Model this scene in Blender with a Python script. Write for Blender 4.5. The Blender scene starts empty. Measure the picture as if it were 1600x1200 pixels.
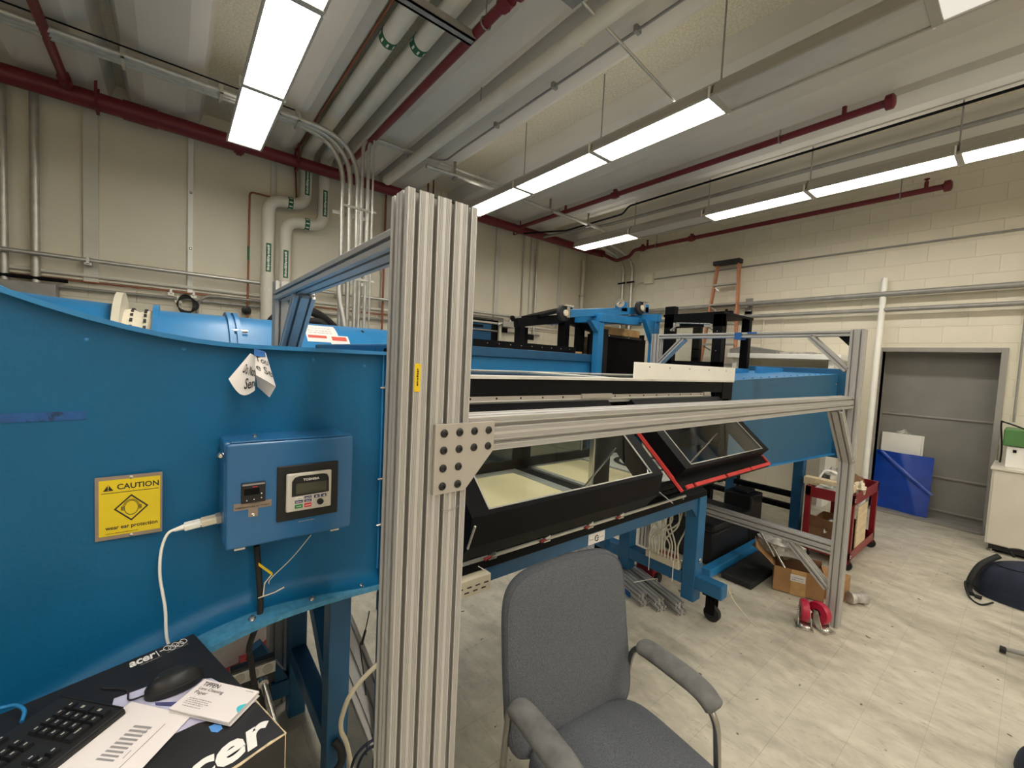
import bpy, bmesh, math, random
from mathutils import Vector, Matrix
random.seed(7)
scene = bpy.context.scene
C = scene.collection
PI = math.pi
H = 1.76            # camera height
FPX = 660.0         # focal length in pixels of the 1600 px wide photograph
# ---------------------------------------------------------------- camera
def _axes(yaw, pitch, roll):
    cy, sy, cp, sp, cr, sr = math.cos(yaw), math.sin(yaw), math.cos(pitch), math.sin(pitch), math.cos(roll), math.sin(roll)
    Rx = Matrix(((1,0,0),(0,cp,-sp),(0,sp,cp))); Rz = Matrix(((cr,-sr,0),(sr,cr,0),(0,0,1)))
    Mx = Rz @ Rx
    return Mx @ Vector((sy,0,cy)), Mx @ Vector((-cy,0,sy)), Mx @ Vector((0,-1,0))
_U, _V, _W = _axes(0.8927425, 0.05374674, 0.048187846)
RIGHT = Vector((_U[0], _V[0], _W[0])); DOWN = Vector((_U[1], _V[1], _W[1])); FWD = Vector((_U[2], _V[2], _W[2]))
cam_data = bpy.data.cameras.new('camera'); cam = bpy.data.objects.new('camera', cam_data); C.objects.link(cam)
cam_data.sensor_fit = 'HORIZONTAL'; cam_data.sensor_width = 36.0; cam_data.lens = 36.0*FPX/1600.0
cam_data.clip_start = 0.02; cam_data.clip_end = 60
cam.matrix_world = Matrix((( RIGHT.x, -DOWN.x, -FWD.x, 0), (RIGHT.y, -DOWN.y, -FWD.y, 0), (RIGHT.z, -DOWN.z, -FWD.z, H), (0,0,0,1)))
scene.camera = cam
# ---------------------------------------------------------------- world, exposure
world = bpy.data.worlds.new('room_dark'); scene.world = world; world.use_nodes = True
world.node_tree.nodes['Background'].inputs[0].default_value = (0.8,0.85,0.9,1)
world.node_tree.nodes['Background'].inputs[1].default_value = 0.0
scene.view_settings.view_transform = 'Standard'; scene.view_settings.look = 'None'
scene.view_settings.gamma = 1.0; scene.view_settings.use_curve_mapping = False
scene.view_settings.exposure = 0.0
LAMP = 19.0         # radiance of a lit fluorescent diffuser
# ---------------------------------------------------------------- measuring helpers: a point of the photograph on a known plane of the room
def ray(px, py): return RIGHT*((px-800)/FPX) + DOWN*((py-600)/FPX) + FWD
def onZ(px, py, z): d = ray(px,py); return d*((z-H)/d.z) + Vector((0,0,H))
def onX(px, py, x): d = ray(px,py); return d*(x/d.x) + Vector((0,0,H))
def onY(px, py, y): d = ray(px,py); return d*(y/d.y) + Vector((0,0,H))
# ---------------------------------------------------------------- materials
def S(r, g, b):
    f = lambda c: (c/12.92 if c <= .04045 else ((c+.055)/1.055)**2.4)
    return (f(r/255), f(g/255), f(b/255), 1)
MATS = {}
def mat(name, col, rough=.5, metal=0., spec=.5, var=0., vscale=8., bump=0., bscale=60., stretch=(1,1,1), obvar=0., coat=0., dirt=None, dscale=3., dlo=.5, dhi=.7):
    m = bpy.data.materials.new(name); m.use_nodes = True; nt = m.node_tree; N = nt.nodes; L = nt.links
    b = N['Principled BSDF']; b.inputs['Base Color'].default_value = col; b.inputs['Roughness'].default_value = rough
    b.inputs['Metallic'].default_value = metal; b.inputs['Specular IOR Level'].default_value = spec; b.inputs['Coat Weight'].default_value = coat
    tc = None
    if var or bump or dirt:
        tc = N.new('ShaderNodeTexCoord'); mp = N.new('ShaderNodeMapping'); mp.inputs['Scale'].default_value = stretch
        L.new(tc.outputs['Object'], mp.inputs['Vector'])
    src = None
    if var:
        n = N.new('ShaderNodeTexNoise'); n.inputs['Scale'].default_value = vscale; n.inputs['Detail'].default_value = 5
        L.new(mp.outputs[0], n.inputs['Vector'])
        r = N.new('ShaderNodeValToRGB'); r.color_ramp.elements[0].position = .3; r.color_ramp.elements[1].position = .72
        r.color_ramp.elements[0].color = tuple(c*(1-var) for c in col[:3])+(1,); r.color_ramp.elements[1].color = tuple(min(1,c*(1+var)) for c in col[:3])+(1,)
        L.new(n.outputs['Fac'], r.inputs['Fac']); src = r.outputs['Color']
    if dirt:
        n = N.new('ShaderNodeTexNoise'); n.inputs['Scale'].default_value = dscale; n.inputs['Detail'].default_value = 7; n.inputs['Roughness'].default_value = .65
        L.new(mp.outputs[0], n.inputs['Vector'])
        mr = N.new('ShaderNodeMapRange'); mr.inputs[1].default_value = dlo; mr.inputs[2].default_value = dhi
        L.new(n.outputs['Fac'], mr.inputs[0])
        mx = N.new('ShaderNodeMix'); mx.data_type = 'RGBA'; L.new(mr.outputs[0], mx.inputs[0])
        if src: L.new(src, mx.inputs[6])
        else: mx.inputs[6].default_value = col
        mx.inputs[7].default_value = dirt; src = mx.outputs[2]
    if obvar:
        oi = N.new('ShaderNodeObjectInfo'); gi = N.new('ShaderNodeNewGeometry'); ad = N.new('ShaderNodeMath'); ad.operation = 'ADD'
        L.new(oi.outputs['Random'], ad.inputs[0]); L.new(gi.outputs['Random Per Island'], ad.inputs[1])
        fr = N.new('ShaderNodeMath'); fr.operation = 'FRACT'; L.new(ad.outputs[0], fr.inputs[0])
        mr = N.new('ShaderNodeMapRange'); mr.inputs[3].default_value = 1-obvar; mr.inputs[4].default_value = 1+obvar*.6; L.new(fr.outputs[0], mr.inputs[0])
        vm = N.new('ShaderNodeVectorMath'); vm.operation = 'SCALE'; L.new(mr.outputs[0], vm.inputs['Scale'])
        if src: L.new(src, vm.inputs[0])
        else: vm.inputs[0].default_value = col[:3]
        src = vm.outputs[0]
    if src: L.new(src, b.inputs['Base Color'])
    if bump:
        n = N.new('ShaderNodeTexNoise'); n.inputs['Scale'].default_value = bscale; n.inputs['Detail'].default_value = 3
        L.new(mp.outputs[0], n.inputs['Vector'])
        bp = N.new('ShaderNodeBump'); bp.inputs['Strength'].default_value = bump; bp.inputs['Distance'].default_value = .004
        L.new(n.outputs['Fac'], bp.inputs['Height']); L.new(bp.outputs[0], b.inputs['Normal'])
    MATS[name] = m; return m
def emit(name, col, s):
    m = bpy.data.materials.new(name); m.use_nodes = True; nt = m.node_tree; nt.nodes.clear()
    e = nt.nodes.new('ShaderNodeEmission'); e.inputs[0].default_value = col; e.inputs[1].default_value = s
    o = nt.nodes.new('ShaderNodeOutputMaterial'); nt.links.new(e.outputs[0], o.inputs[0]); return m
def glass(name, tint, refl=.12, rough=.0):
    m = bpy.data.materials.new(name); m.use_nodes = True; nt = m.node_tree; N = nt.nodes; L = nt.links; N.clear()
    t = N.new('ShaderNodeBsdfTransparent'); t.inputs[0].default_value = tint
    g = N.new('ShaderNodeBsdfGlossy'); g.inputs['Roughness'].default_value = rough
    f = N.new('ShaderNodeLayerWeight'); f.inputs['Blend'].default_value = .5
    pw = N.new('ShaderNodeMath'); pw.operation = 'POWER'; pw.inputs[1].default_value = 4.5; L.new(f.outputs['Facing'], pw.inputs[0])
    mr = N.new('ShaderNodeMapRange'); mr.inputs[3].default_value = refl; mr.inputs[4].default_value = .6; L.new(pw.outputs[0], mr.inputs[0])
    x = N.new('ShaderNodeMixShader'); L.new(mr.outputs[0], x.inputs[0]); L.new(t.outputs[0], x.inputs[1]); L.new(g.outputs[0], x.inputs[2])
    o = N.new('ShaderNodeOutputMaterial'); L.new(x.outputs[0], o.inputs[0]); return m
# wall paint, concrete, floor
m_wall = mat('cream_wall_paint', (.73,.675,.545,1), .6, var=.04, vscale=2.5, bump=.2, bscale=40, obvar=.006)
m_wallA = mat('cream_panel_paint', (.73,.675,.545,1), .6, var=.06, vscale=1.2, bump=.15, bscale=30)
m_batten = mat('cream_batten_paint', (.64,.61,.53,1), .5, var=.06, vscale=3)
m_conc = mat('smooth_precast_concrete', (.67,.635,.57,1), .6, var=.08, vscale=2., bump=.1, bscale=30, stretch=(1,.3,1))
m_rough = mat('rough_sprayed_slab', (.66,.60,.46,1), .95, var=.16, vscale=55, bump=1.0, bscale=70)
def floor_mat():
    m = mat('vinyl_floor_tile', (.56,.515,.415,1), .40, spec=.4, var=.16, vscale=9, stretch=(1.3,.8,1), obvar=.05, dirt=(.20,.17,.125,1), dscale=2.2, dlo=.50, dhi=.85)
    nt = m.node_tree; N = nt.nodes; L = nt.links; b = N['Principled BSDF']
    # world position drives the marbling, so neighbouring tiles do not repeat
    g = N.new('ShaderNodeNewGeometry')
    for n in N:
        if n.type == 'MAPPING': L.new(g.outputs['Position'], n.inputs['Vector'])
    src = b.inputs['Base Color'].links[0].from_socket
    n = N.new('ShaderNodeTexNoise'); n.inputs['Scale'].default_value = 13; n.inputs['Detail'].default_value = 9; n.inputs['Roughness'].default_value = .72
    mp = N.new('ShaderNodeMapping'); mp.inputs['Scale'].default_value = (1.9,.8,1); L.new(g.outputs['Position'], mp.inputs[0]); L.new(mp.outputs[0], n.inputs['Vector'])
    mr = N.new('ShaderNodeMapRange'); mr.inputs[1].default_value = .55; mr.inputs[2].default_value = .75; L.new(n.outputs['Fac'], mr.inputs[0])
    sc = N.new('ShaderNodeMath'); sc.operation = 'MULTIPLY'; sc.inputs[1].default_value = .75; L.new(mr.outputs[0], sc.inputs[0])
    mx = N.new('ShaderNodeMix'); mx.data_type = 'RGBA'; L.new(sc.outputs[0], mx.inputs[0]); L.new(src, mx.inputs[6]); mx.inputs[7].default_value = (.21,.175,.125,1)
    # small dark scuffs
    n2 = N.new('ShaderNodeTexNoise'); n2.inputs['Scale'].default_value = 16; n2.inputs['Detail'].default_value = 2; L.new(g.outputs['Position'], n2.inputs['Vector'])
    mr2 = N.new('ShaderNodeMapRange'); mr2.inputs[1].default_value = .715; mr2.inputs[2].default_value = .76; L.new(n2.outputs['Fac'], mr2.inputs[0])
    mx2 = N.new('ShaderNodeMix'); mx2.data_type = 'RGBA'; L.new(mr2.outputs[0], mx2.inputs[0]); L.new(mx.outputs[2], mx2.inputs[6]); mx2.inputs[7].default_value = (.08,.06,.04,1)
    L.new(mx2.outputs[2], b.inputs['Base Color']); return m
m_floor = floor_mat()
m_grout = mat('floor_joint_dirt', (.30,.26,.20,1), .8)
# paints and metals
m_blue = mat('blue_tunnel_paint', (.004,.112,.255,1), .40, spec=.3, var=.10, vscale=3, bump=.35, bscale=55)
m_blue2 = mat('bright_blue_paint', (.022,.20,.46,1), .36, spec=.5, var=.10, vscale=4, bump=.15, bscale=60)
m_bluedif = mat('dull_blue_paint', (.014,.105,.215,1), .42, var=.08, vscale=3, bump=.1)
m_paleledge = mat('pale_blue_ledge', (.055,.235,.40,1), .55, var=.2, vscale=60, bump=.4, bscale=90)  # paler, speckled blue for the bottom flange of the contraction
m_blueleg = mat('mid_blue_steel_paint', (.016,.125,.28,1), .4, var=.12, vscale=5, bump=.1)
m_bluedk = mat('blue_steel_paint', (.014,.090,.20,1), .4, var=.14, vscale=5, bump=.1)
m_bluebox = mat('blue_enclosure_paint', (.020,.125,.30,1), .28, var=.05, vscale=4, bump=.08, bscale=90, coat=.2)
m_alu = mat('anodised_aluminium', (.50,.485,.47,1), .42, metal=.42, var=.04, vscale=3, stretch=(1,1,.2))
m_plate = mat('aluminium_plate', (.40,.37,.33,1), .5, metal=.3, var=.05, vscale=5)
m_galv = mat('galvanised_steel', (.55,.54,.50,1), .42, metal=.7, var=.12, vscale=14)
m_steel = mat('bright_steel', (.62,.60,.56,1), .25, metal=.95, var=.08, vscale=12)
m_graysteel = mat('grey_conduit_paint', (.30,.29,.27,1), .45, metal=.3, var=.12, vscale=9)
m_black = mat('black_painted_aluminium', (.005,.005,.006,1), .5, spec=.10, var=.25, vscale=6, bump=.06)
m_blackplas = mat('black_plastic', (.014,.014,.015,1), .42, spec=.4)
m_rubber = mat('black_rubber', (.012,.012,.012,1), .7)
m_red = mat('sprinkler_red_paint', (.155,.010,.018,1), .42, var=.12, vscale=6)
m_redcart = mat('cart_red_paint', (.22,.010,.016,1), .38, var=.12, vscale=8)
m_redseal = mat('red_foam_seal', (.62,.05,.045,1), .7, var=.1, vscale=20)
m_redurethane = mat('red_urethane', (.42,.012,.045,1), .35)
m_copper = mat('copper_pipe', (.33,.115,.06,1), .4, metal=.6, var=.15, vscale=9)
m_insul = mat('white_pipe_jacket', (.74,.70,.60,1), .5, var=.05, vscale=5, bump=.1, bscale=20)
m_white = mat('white_paint', (.86,.84,.78,1), .45, var=.03, vscale=6)
m_whitedirty = mat('worn_white_plate', (.74,.72,.66,1), .4, metal=.25, var=.12, vscale=4, stretch=(.5,2,1), dirt=(.45,.42,.37,1), dscale=4)
m_cream = mat('cream_board', (.84,.71,.43,1), .55, var=.05, vscale=4, bump=.1)
m_ivory = mat('ivory_plastic', (.68,.61,.46,1), .5)
m_hose = mat('milky_hose', (.66,.62,.50,1), .4)
m_paper = mat('white_paper', (.78,.74,.72,1), .7)
m_paper2 = mat('pinkish_paper', (.80,.735,.72,1), .65)
m_ink = mat('dark_ink', (.02,.016,.016,1), .6)
m_grayink = mat('grey_ink', (.30,.28,.28,1), .7)
m_print = mat('lavender_print', (.52,.50,.66,1), .4, var=.25, vscale=18)
m_printdk = mat('indigo_print', (.08,.08,.22,1), .4, var=.3, vscale=30)
m_boxblk = mat('black_printed_board', (.013,.012,.013,1), .42, var=.3, vscale=14, bump=.05)
m_worn = mat('worn_carton_edge', (.62,.50,.33,1), .8, var=.3, vscale=60)
m_logo = mat('white_print', (.80,.78,.74,1), .5)
m_sign = mat('yellow_sign', (.74,.56,.012,1), .35, var=.03, vscale=9)
m_signb = mat('tarnished_sign_margin', (.30,.235,.19,1), .5, metal=.3, var=.12, vscale=20)
m_tape = mat('blue_masking_tape', (.012,.11,.36,1), .6, var=.2, vscale=30)
m_tapedk = mat('old_blue_tape', (.008,.075,.26,1), .6, var=.25, vscale=30, dirt=(.004,.03,.10,1), dscale=25, dlo=.6, dhi=.66)
m_bluefilm = mat('blue_protective_film', (.006,.055,.40,1), .22, spec=.6, var=.2, vscale=6, bump=.5, bscale=5)
m_fabric = mat('grey_blue_weave', (.118,.125,.140,1), .9, spec=.2, var=.32, vscale=300, bump=.5, bscale=420)
m_fabarm = mat('worn_grey_weave', (.165,.165,.16,1), .9, spec=.2, var=.28, vscale=16, bump=.5, bscale=420)
m_chrome = mat('chrome_tube', (.34,.33,.32,1), .2, metal=1)
m_door = mat('grey_door_paint', (.235,.225,.205,1), .42, var=.08, vscale=3)
m_doorfr = mat('grey_frame_paint', (.29,.275,.25,1), .45, var=.08, vscale=5)
m_wood = mat('bare_softwood', (.66,.53,.34,1), .65, var=.15, vscale=6, stretch=(1,6,6))
m_osb = mat('tan_plywood', (.55,.33,.13,1), .7, var=.25, vscale=9)
m_card = mat('brown_cardboard', (.36,.19,.075,1), .75, var=.12, vscale=8)
m_carddk = mat('dark_cardboard', (.17,.085,.04,1), .8, var=.15, vscale=8)
m_fibre = mat('orange_fibreglass', (.50,.205,.11,1), .5, var=.12, vscale=12)
m_green = mat('green_enamel', (.075,.20,.06,1), .4, var=.08, vscale=9)
m_pipegreen = mat('green_label', (.012,.13,.05,1), .5)
m_navy = mat('navy_nylon', (.010,.017,.038,1), .75, var=.25, vscale=14, bump=.4, bscale=200)
m_graycab = mat('offwhite_enamel', (.66,.62,.53,1), .4, var=.03, vscale=5)
m_labelred = mat('red_label_band', (.62,.10,.07,1), .5)
m_yellow = mat('yellow_sticker', (.72,.50,.0,1), .4)
m_lcd = mat('lcd_window', (.085,.085,.06,1), .15)
m_keypad = mat('keypad_face', (.60,.56,.50,1), .4)
m_keyblue = mat('navy_key', (.02,.025,.12,1), .4)
m_keygreen = mat('green_key', (.02,.22,.07,1), .4)
m_keyred = mat('red_key', (.62,.04,.04,1), .4)
m_sky = mat('sky_blue_print', (.10,.30,.70,1), .5)
m_cyan = mat('cyan_print', (.06,.55,.66,1), .5)
m_canvas = mat('cream_canvas', (.72,.66,.52,1), .8, var=.1, vscale=12)
m_junk = mat('grey_plastic_scrap', (.45,.42,.38,1), .5, var=.4, vscale=20)
m_clear = mat('clear_plastic_bag', (.55,.55,.50,1), .25, var=.4, vscale=14)
m_lens = emit('lit_diffuser', (1.0,.95,.85,1), LAMP)
m_up = emit('added_uplight', (1.0,.95,.85,1), LAMP*.14)  # glow added above the lit fixtures to brighten the ceiling
m_dim = emit('dim_diffuser', (1.0,.93,.80,1), LAMP*.045)
m_unlit = mat('unlit_diffuser', (.50,.48,.44,1), .35, var=.05)
m_fixture = mat('white_fixture_steel', (.42,.39,.34,1), .4)
m_glass = glass('window_glass', (.96,.98,.97,1), .03)
m_glassdk = glass('smoked_glass', (.60,.65,.62,1), .06)
# ---------------------------------------------------------------- mesh builder
class MB:
    def __init__(s): s.v = []; s.f = []
    def add(s, vs, fs):
        o = len(s.v); s.v += [Vector(p) for p in vs]; s.f += [tuple(i+o for i in f) for f in fs]; return s
    def hexa(s, p):  # 8 points: bottom ring 0-3, top ring 4-7
        return s.add(p, [(3,2,1,0),(4,5,6,7),(0,1,5,4),(1,2,6,5),(2,3,7,6),(3,0,4,7)])
    def box(s, x0, x1, y0, y1, z0, z1):
        return s.hexa([(x0,y0,z0),(x1,y0,z0),(x1,y1,z0),(x0,y1,z0),(x0,y0,z1),(x1,y0,z1),(x1,y1,z1),(x0,y1,z1)])
    def obox(s, c, ax, ay, az, hx, hy, hz):
        c = Vector(c); ax, ay, az = Vector(ax)*hx, Vector(ay)*hy, Vector(az)*hz
        return s.hexa([c-ax-ay-az, c+ax-ay-az, c+ax+ay-az, c-ax+ay-az, c-ax-ay+az, c+ax-ay+az, c+ax+ay+az, c-ax+ay+az])
    def beam(s, p, q, w, h, up=(0,0,1)):  # rectangular bar between two points
        p, q = Vector(p), Vector(q); d = (q-p).normalized(); a = d.cross(Vector(up)).normalized(); b = a.cross(d)
        return s.obox((p+q)/2, d, a, b, (q-p).length/2, w/2, h/2)
    def rings(s, rs, closed=False, cap=True):
        n = len(rs[0]); o = len(s.v)
        for r in rs: s.v += [Vector(p) for p in r]
        m = len(rs)
        for i in range(m if closed else m-1):
            a = o+i*n; b = o+((i+1) % m)*n
            for j in range(n): s.f.append((a+j, a+(j+1) % n, b+(j+1) % n, b+j))
        if cap and not closed:
            s.f.append(tuple(o+j for j in reversed(range(n)))); s.f.append(tuple(o+(m-1)*n+j for j in range(n)))
        return s
    def tube(s, pts, r, n=10, closed=False):
        pts = [Vector(p) for p in pts]; m = len(pts); rs = []; prev = None
        for i, p in enumerate(pts):
            if closed: d = pts[(i+1) % m]-pts[i-1]
            else: d = (pts[min(i+1,m-1)]-pts[max(i-1,0)])
            d = d.normalized()
            if prev is None:
                a = d.cross(Vector((0,0,1)));
                if a.length < .1: a = d.cross(Vector((0,1,0)))
            else: a = prev - d*prev.dot(d)
            a = a.normalized(); b = d.cross(a); prev = a
            rr = r[i] if isinstance(r, (list,tuple)) else r
            rs.append([p + (a*math.cos(t*2*PI/n) + b*math.sin(t*2*PI/n))*rr for t in range(n)])
        return s.rings(rs, closed)
    def cyl(s, p, q, r, n=16, r2=None): return s.tube([p, q], [r, r if r2 is None else r2], n)
    def lathe(s, base, axis, prof, n=20):  # prof: (radius, distance along axis)
        base, axis = Vector(base), Vector(axis).normalized(); a = axis.cross(Vector((0,0,1)))
        if a.length < .1: a = axis.cross(Vector((0,1,0)))
        a.normalize(); b = axis.cross(a)
        return s.rings([[base+axis*h+(a*math.cos(t*2*PI/n)+b*math.sin(t*2*PI/n))*max(r,1e-4) for t in range(n)] for r, h in prof])
    def prism(s, poly, vec):
        n = len(poly); v = Vector(vec); P = [Vector(p) for p in poly]
        nrm = Vector((0,0,0))
        for i in range(n): nrm += P[i].cross(P[(i+1) % n])
        if nrm.dot(v) < 0: P.reverse()
        return s.add(P+[p+v for p in P], [tuple(reversed(range(n))), tuple(range(n,2*n))]+[(i,(i+1) % n,n+(i+1) % n,n+i) for i in range(n)])
    def quad(s, a, b, c, d): return s.add([a,b,c,d], [(0,1,2,3)])
    def grid(s, fn, nu, nv, thick=0.):
        P = [[Vector(fn(i/nu, j/nv)) for i in range(nu+1)] for j in range(nv+1)]
        vs = [p for r in P for p in r]; w = nu+1
        fs = [(j*w+i, j*w+i+1, (j+1)*w+i+1, (j+1)*w+i) for j in range(nv) for i in range(nu)]
        if not thick: return s.add(vs, fs)
        k = len(vs); N = [Vector((0,0,0)) for _ in vs]
        for f in fs:
            n = (vs[f[1]]-vs[f[0]]).cross(vs[f[3]]-vs[f[0]])
            for i in f: N[i] += n
        vs2 = [p - n.normalized()*thick for p, n in zip(vs, N)]
        rim = [i for i in range(nu)] + [nu+j*w for j in range(nv)] + [nv*w+i for i in range(nu,0,-1)] + [j*w for j in range(nv,0,-1)]
        fs2 = [tuple(k+i for i in reversed(f)) for f in fs]
        fs3 = [(rim[(i+1) % len(rim)], rim[i], k+rim[i], k+rim[(i+1) % len(rim)]) for i in range(len(rim))]
        return s.add(vs+vs2, fs+fs2+fs3)
    def mesh(s, name, org=Vector((0,0,0))):
        me = bpy.data.meshes.new(name); me.from_pydata([tuple(p-org) for p in s.v], [], s.f); me.update(); return me
def rootloc(o):
    return Vector((0,0,0)) if o is None else (o.location.copy() if o.parent is None else rootloc(o.parent))
def put(name, mb, m, parent=None, smooth=0, bevel=0., segs=2, loc=None):
    org = rootloc(parent) if parent else (Vector(loc) if loc is not None else Vector((0,0,0)))
    me = mb.mesh(name, org); me.materials.append(m)
    o = bpy.data.objects.new(name, me); C.objects.link(o)
    if parent: o.parent = parent
    else: o.location = org
    if smooth:
        for p in me.polygons: p.use_smooth = True
        if smooth < 180: me.set_sharp_from_angle(angle=math.radians(smooth))
    if bevel:
        b = o.modifiers.new('bevel','BEVEL'); b.width = bevel; b.segments = segs; b.limit_method = 'ANGLE'; b.angle_limit = math.radians(40)
    return o
def tag(o, label, cat, group=None, kind=None):
    if label: o['label'] = label
    if cat: o['category'] = cat
    if group: o['group'] = group
    if kind: o['kind'] = kind
    return o
def thing(name, label, cat, loc, group=None):
    o = bpy.data.objects.new(name, None); C.objects.link(o); o.location = loc; o.empty_display_size = .05
    return tag(o, label, cat, group)
def struct(name, mb=None, m=None, label=None, bevel=0, loc=(0,0,0), cat=None):
    if mb: o = put(name, mb, m, bevel=bevel, loc=loc)
    else:
        o = bpy.data.objects.new(name, None); C.objects.link(o); o.location = loc
    o['kind'] = 'structure'
    if label: o['label'] = label
    if cat: o['category'] = cat
    return o
def lab(o, s): o['label'] = s; return o
def clone(root, label=None, group=None, loc=None, rotz=None):
    r = root.copy(); C.objects.link(r)
    if loc is not None: r.location = loc
    if rotz is not None: r.rotation_euler = (0,0,rotz)
    if label: r['label'] = label
    if group: r['group'] = group
    for ch in list(root.children):
        c = ch.copy(); C.objects.link(c); c.parent = r
        for g in list(ch.children):
            d = g.copy(); C.objects.link(d); d.parent = c
    return r
_font_cache = {}
def text_geo(s, bold=0., shear=0., space=1.):
    k = (s, bold, shear, space)
    if k not in _font_cache:
        cu = bpy.data.curves.new('t','FONT'); cu.body = s; cu.size = 1; cu.offset = bold; cu.shear = shear; cu.space_character = space; cu.resolution_u = 3
        o = bpy.data.objects.new('t', cu); C.objects.link(o)
        dg = bpy.context.evaluated_depsgraph_get(); dg.update()
        me = bpy.data.meshes.new_from_object(o.evaluated_get(dg))
        vs = [v.co.copy() for v in me.vertices]; fs = [tuple(p.vertices) for p in me.polygons]
        bpy.data.objects.remove(o); bpy.data.curves.remove(cu); bpy.data.meshes.remove(me)
        _font_cache[k] = (vs, fs)
    return _font_cache[k]
def text_mb(s, fn, bold=0., shear=0., space=1., mb=None):
    """fn maps (u, v) in 0..1 over the text's bounding box to a world point"""
    vs, fs = text_geo(s, bold, shear, space); mb = mb or MB()
    if not vs: return mb
    x0, x1 = min(v.x for v in vs), max(v.x for v in vs); y0, y1 = min(v.y for v in vs), max(v.y for v in vs)
    return mb.add([fn((v.x-x0)/(x1-x0), (v.y-y0)/(y1-y0)) for v in vs], fs)
def dashes(fn, n, seed=1, h0=.15, h1=.85, gap=.22):
    """a line of print too small to read: n uneven dashes across the unit square"""
    rg = random.Random(seed); mb = MB(); w = [rg.uniform(.6,1.6) for _ in range(n)]; tot = sum(w); x = 0
    for k in w:
        a, b = x/tot, (x+k*(1-gap))/tot; t = rg.uniform(h1-.25,h1); l = rg.uniform(h0,h0+.2); x += k
        mb.quad(fn(a,l), fn(b,l), fn(b,t), fn(a,t))
    return mb
def rect(o, ex, ey, x0, x1, y0, y1, off=0.):
    """map of the unit square onto the rectangle x0..x1, y0..y1 (metres) of the plane o, ex, ey"""
    o, ex, ey = Vector(o), Vector(ex), Vector(ey); n = ex.cross(ey).normalized()
    return lambda u, v: o + ex*(x0+(x1-x0)*u) + ey*(y0+(y1-y0)*v) + n*off
def bez(pts, n=8):
    """smooth line through points"""
    P = [Vector(p) for p in pts]; out = []
    for i in range(len(P)-1):
        a, b, c, d = P[max(i-1,0)], P[i], P[i+1], P[min(i+2,len(P)-1)]
        for k in range(n):
            t = k/n; out.append(.5*((2*b)+(c-a)*t+(2*a-5*b+4*c-d)*t*t+(3*b-a-3*c+d)*t**3))
    return out+[P[-1]]
def bent(pts, R, n=6):
    """polyline with rounded elbows"""
    P = [Vector(p) for p in pts]; out = [P[0]]
    for i in range(1, len(P)-1):
        a, b, c = P[i-1], P[i], P[i+1]; r = min(R, (a-b).length*.49, (c-b).length*.49)
        s, e = b+(a-b).normalized()*r, b+(c-b).normalized()*r
        for k in range(n+1):
            t = k/n; out.append(s*(1-t)**2 + b*2*t*(1-t) + e*t*t)
    return out+[P[-1]]
def slot_profile(na, nb, ribs=True, m=.04):
    """outline of a T-slot extrusion, na by nb modules"""
    def side(n):
        out = []
        for k in range(n):
            lo, c, hi = k*m, k*m+m/2, k*m+m
            def land(a, b):
                if not ribs: return
                w = (b-a)/7
                for i in range(1, 6):
                    x = a+w*(i+.5); out.extend([(x-w*.30,0),(x,.0011),(x+w*.30,0)])
            land(lo+.001, c-.0050)
            out.extend([(c-.0048,0),(c-.0048,.0045),(c-.0105,.0045),(c-.0105,.0165),(c+.0105,.0165),(c+.0105,.0045),(c+.0048,.0045),(c+.0048,0)])
            land(c+.0050, hi-.001)
        return out
    W, D = na*m, nb*m; e = .0012; P = []
    for x, y in [(e,0)]+side(na)+[(W-e,0)]: P.append((x, y))
    for x, y in [(e,0)]+side(nb)+[(D-e,0)]: P.append((W-y, x))
    for x, y in [(e,0)]+side(na)+[(W-e,0)]: P.append((W-x, D-y))
    for x, y in [(e,0)]+side(nb)+[(D-e,0)]: P.append((y, D-x))
    return P
def extr(mb, o, a, b, L, na, nb, ribs=True):
    """extrusion with its corner at o, modules along unit vectors a and b, length vector L"""
    o, a, b, L = Vector(o), Vector(a), Vector(b), Vector(L)
    return mb.prism([o+a*x+b*y for x, y in slot_profile(na, nb, ribs)], L)
X, Y, Z = Vector((1,0,0)), Vector((0,1,0)), Vector((0,0,1))
# ================================================================ SETTING
XB, YA, ZC = 7.38, 6.67, 4.62      # right wall, back wall, slab underside
X0, Y0 = -4.6, -6.5
def camxy(p):
    d = Vector(p)-Vector((0,0,H)); z = d.dot(FWD)
    return (800+FPX*d.dot(RIGHT)/z, 600+FPX*d.dot(DOWN)/z, z) if z > .05 else (-9e9, -9e9, z)
# floor: 9 inch vinyl tiles, the 300 that show largest are parts
floor = struct('floor', MB().box(X0,XB+.45,Y0,YA+.1,-.06,-.0012), m_grout, 'scuffed cream vinyl tile floor')
T = .2286
tm = MB().box(0,T-.0009,0,T-.0009,-.004,0).mesh('tile'); tm.materials.append(m_floor)
cells = []
i0, j0 = math.floor((X0-1.167)/T), math.floor((Y0-1.597)/T)
for i in range(i0, int((XB+.4-1.167)/T)+1):
    for j in range(j0, int((YA-1.597)/T)+1):
        x, y = 1.167+i*T, 1.597+j*T
        px, py, z = camxy((x+T/2, y+T/2, 0))
        vis = -60 < px < 1660 and -60 < py < 1260
        hidden = (x > XB) or (px < 600 and py < 900) or y > 3.2 or (px < 420)
        cells.append(((0 if vis and not hidden else 1), z, x, y))
cells.sort(key=lambda c: c[:2])
for k, (a, z, x, y) in enumerate(cells[:298]):
    o = bpy.data.objects.new('tile', tm); C.objects.link(o); o.parent = floor; o.location = (x, y, 0)
rest = MB()
for a, z, x, y in cells[298:]: rest.box(x, x+T-.0012, y, y+T-.0012, -.004, 0)
o = put('tile_field', rest, m_floor, floor); o['kind'] = 'stuff'
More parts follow.
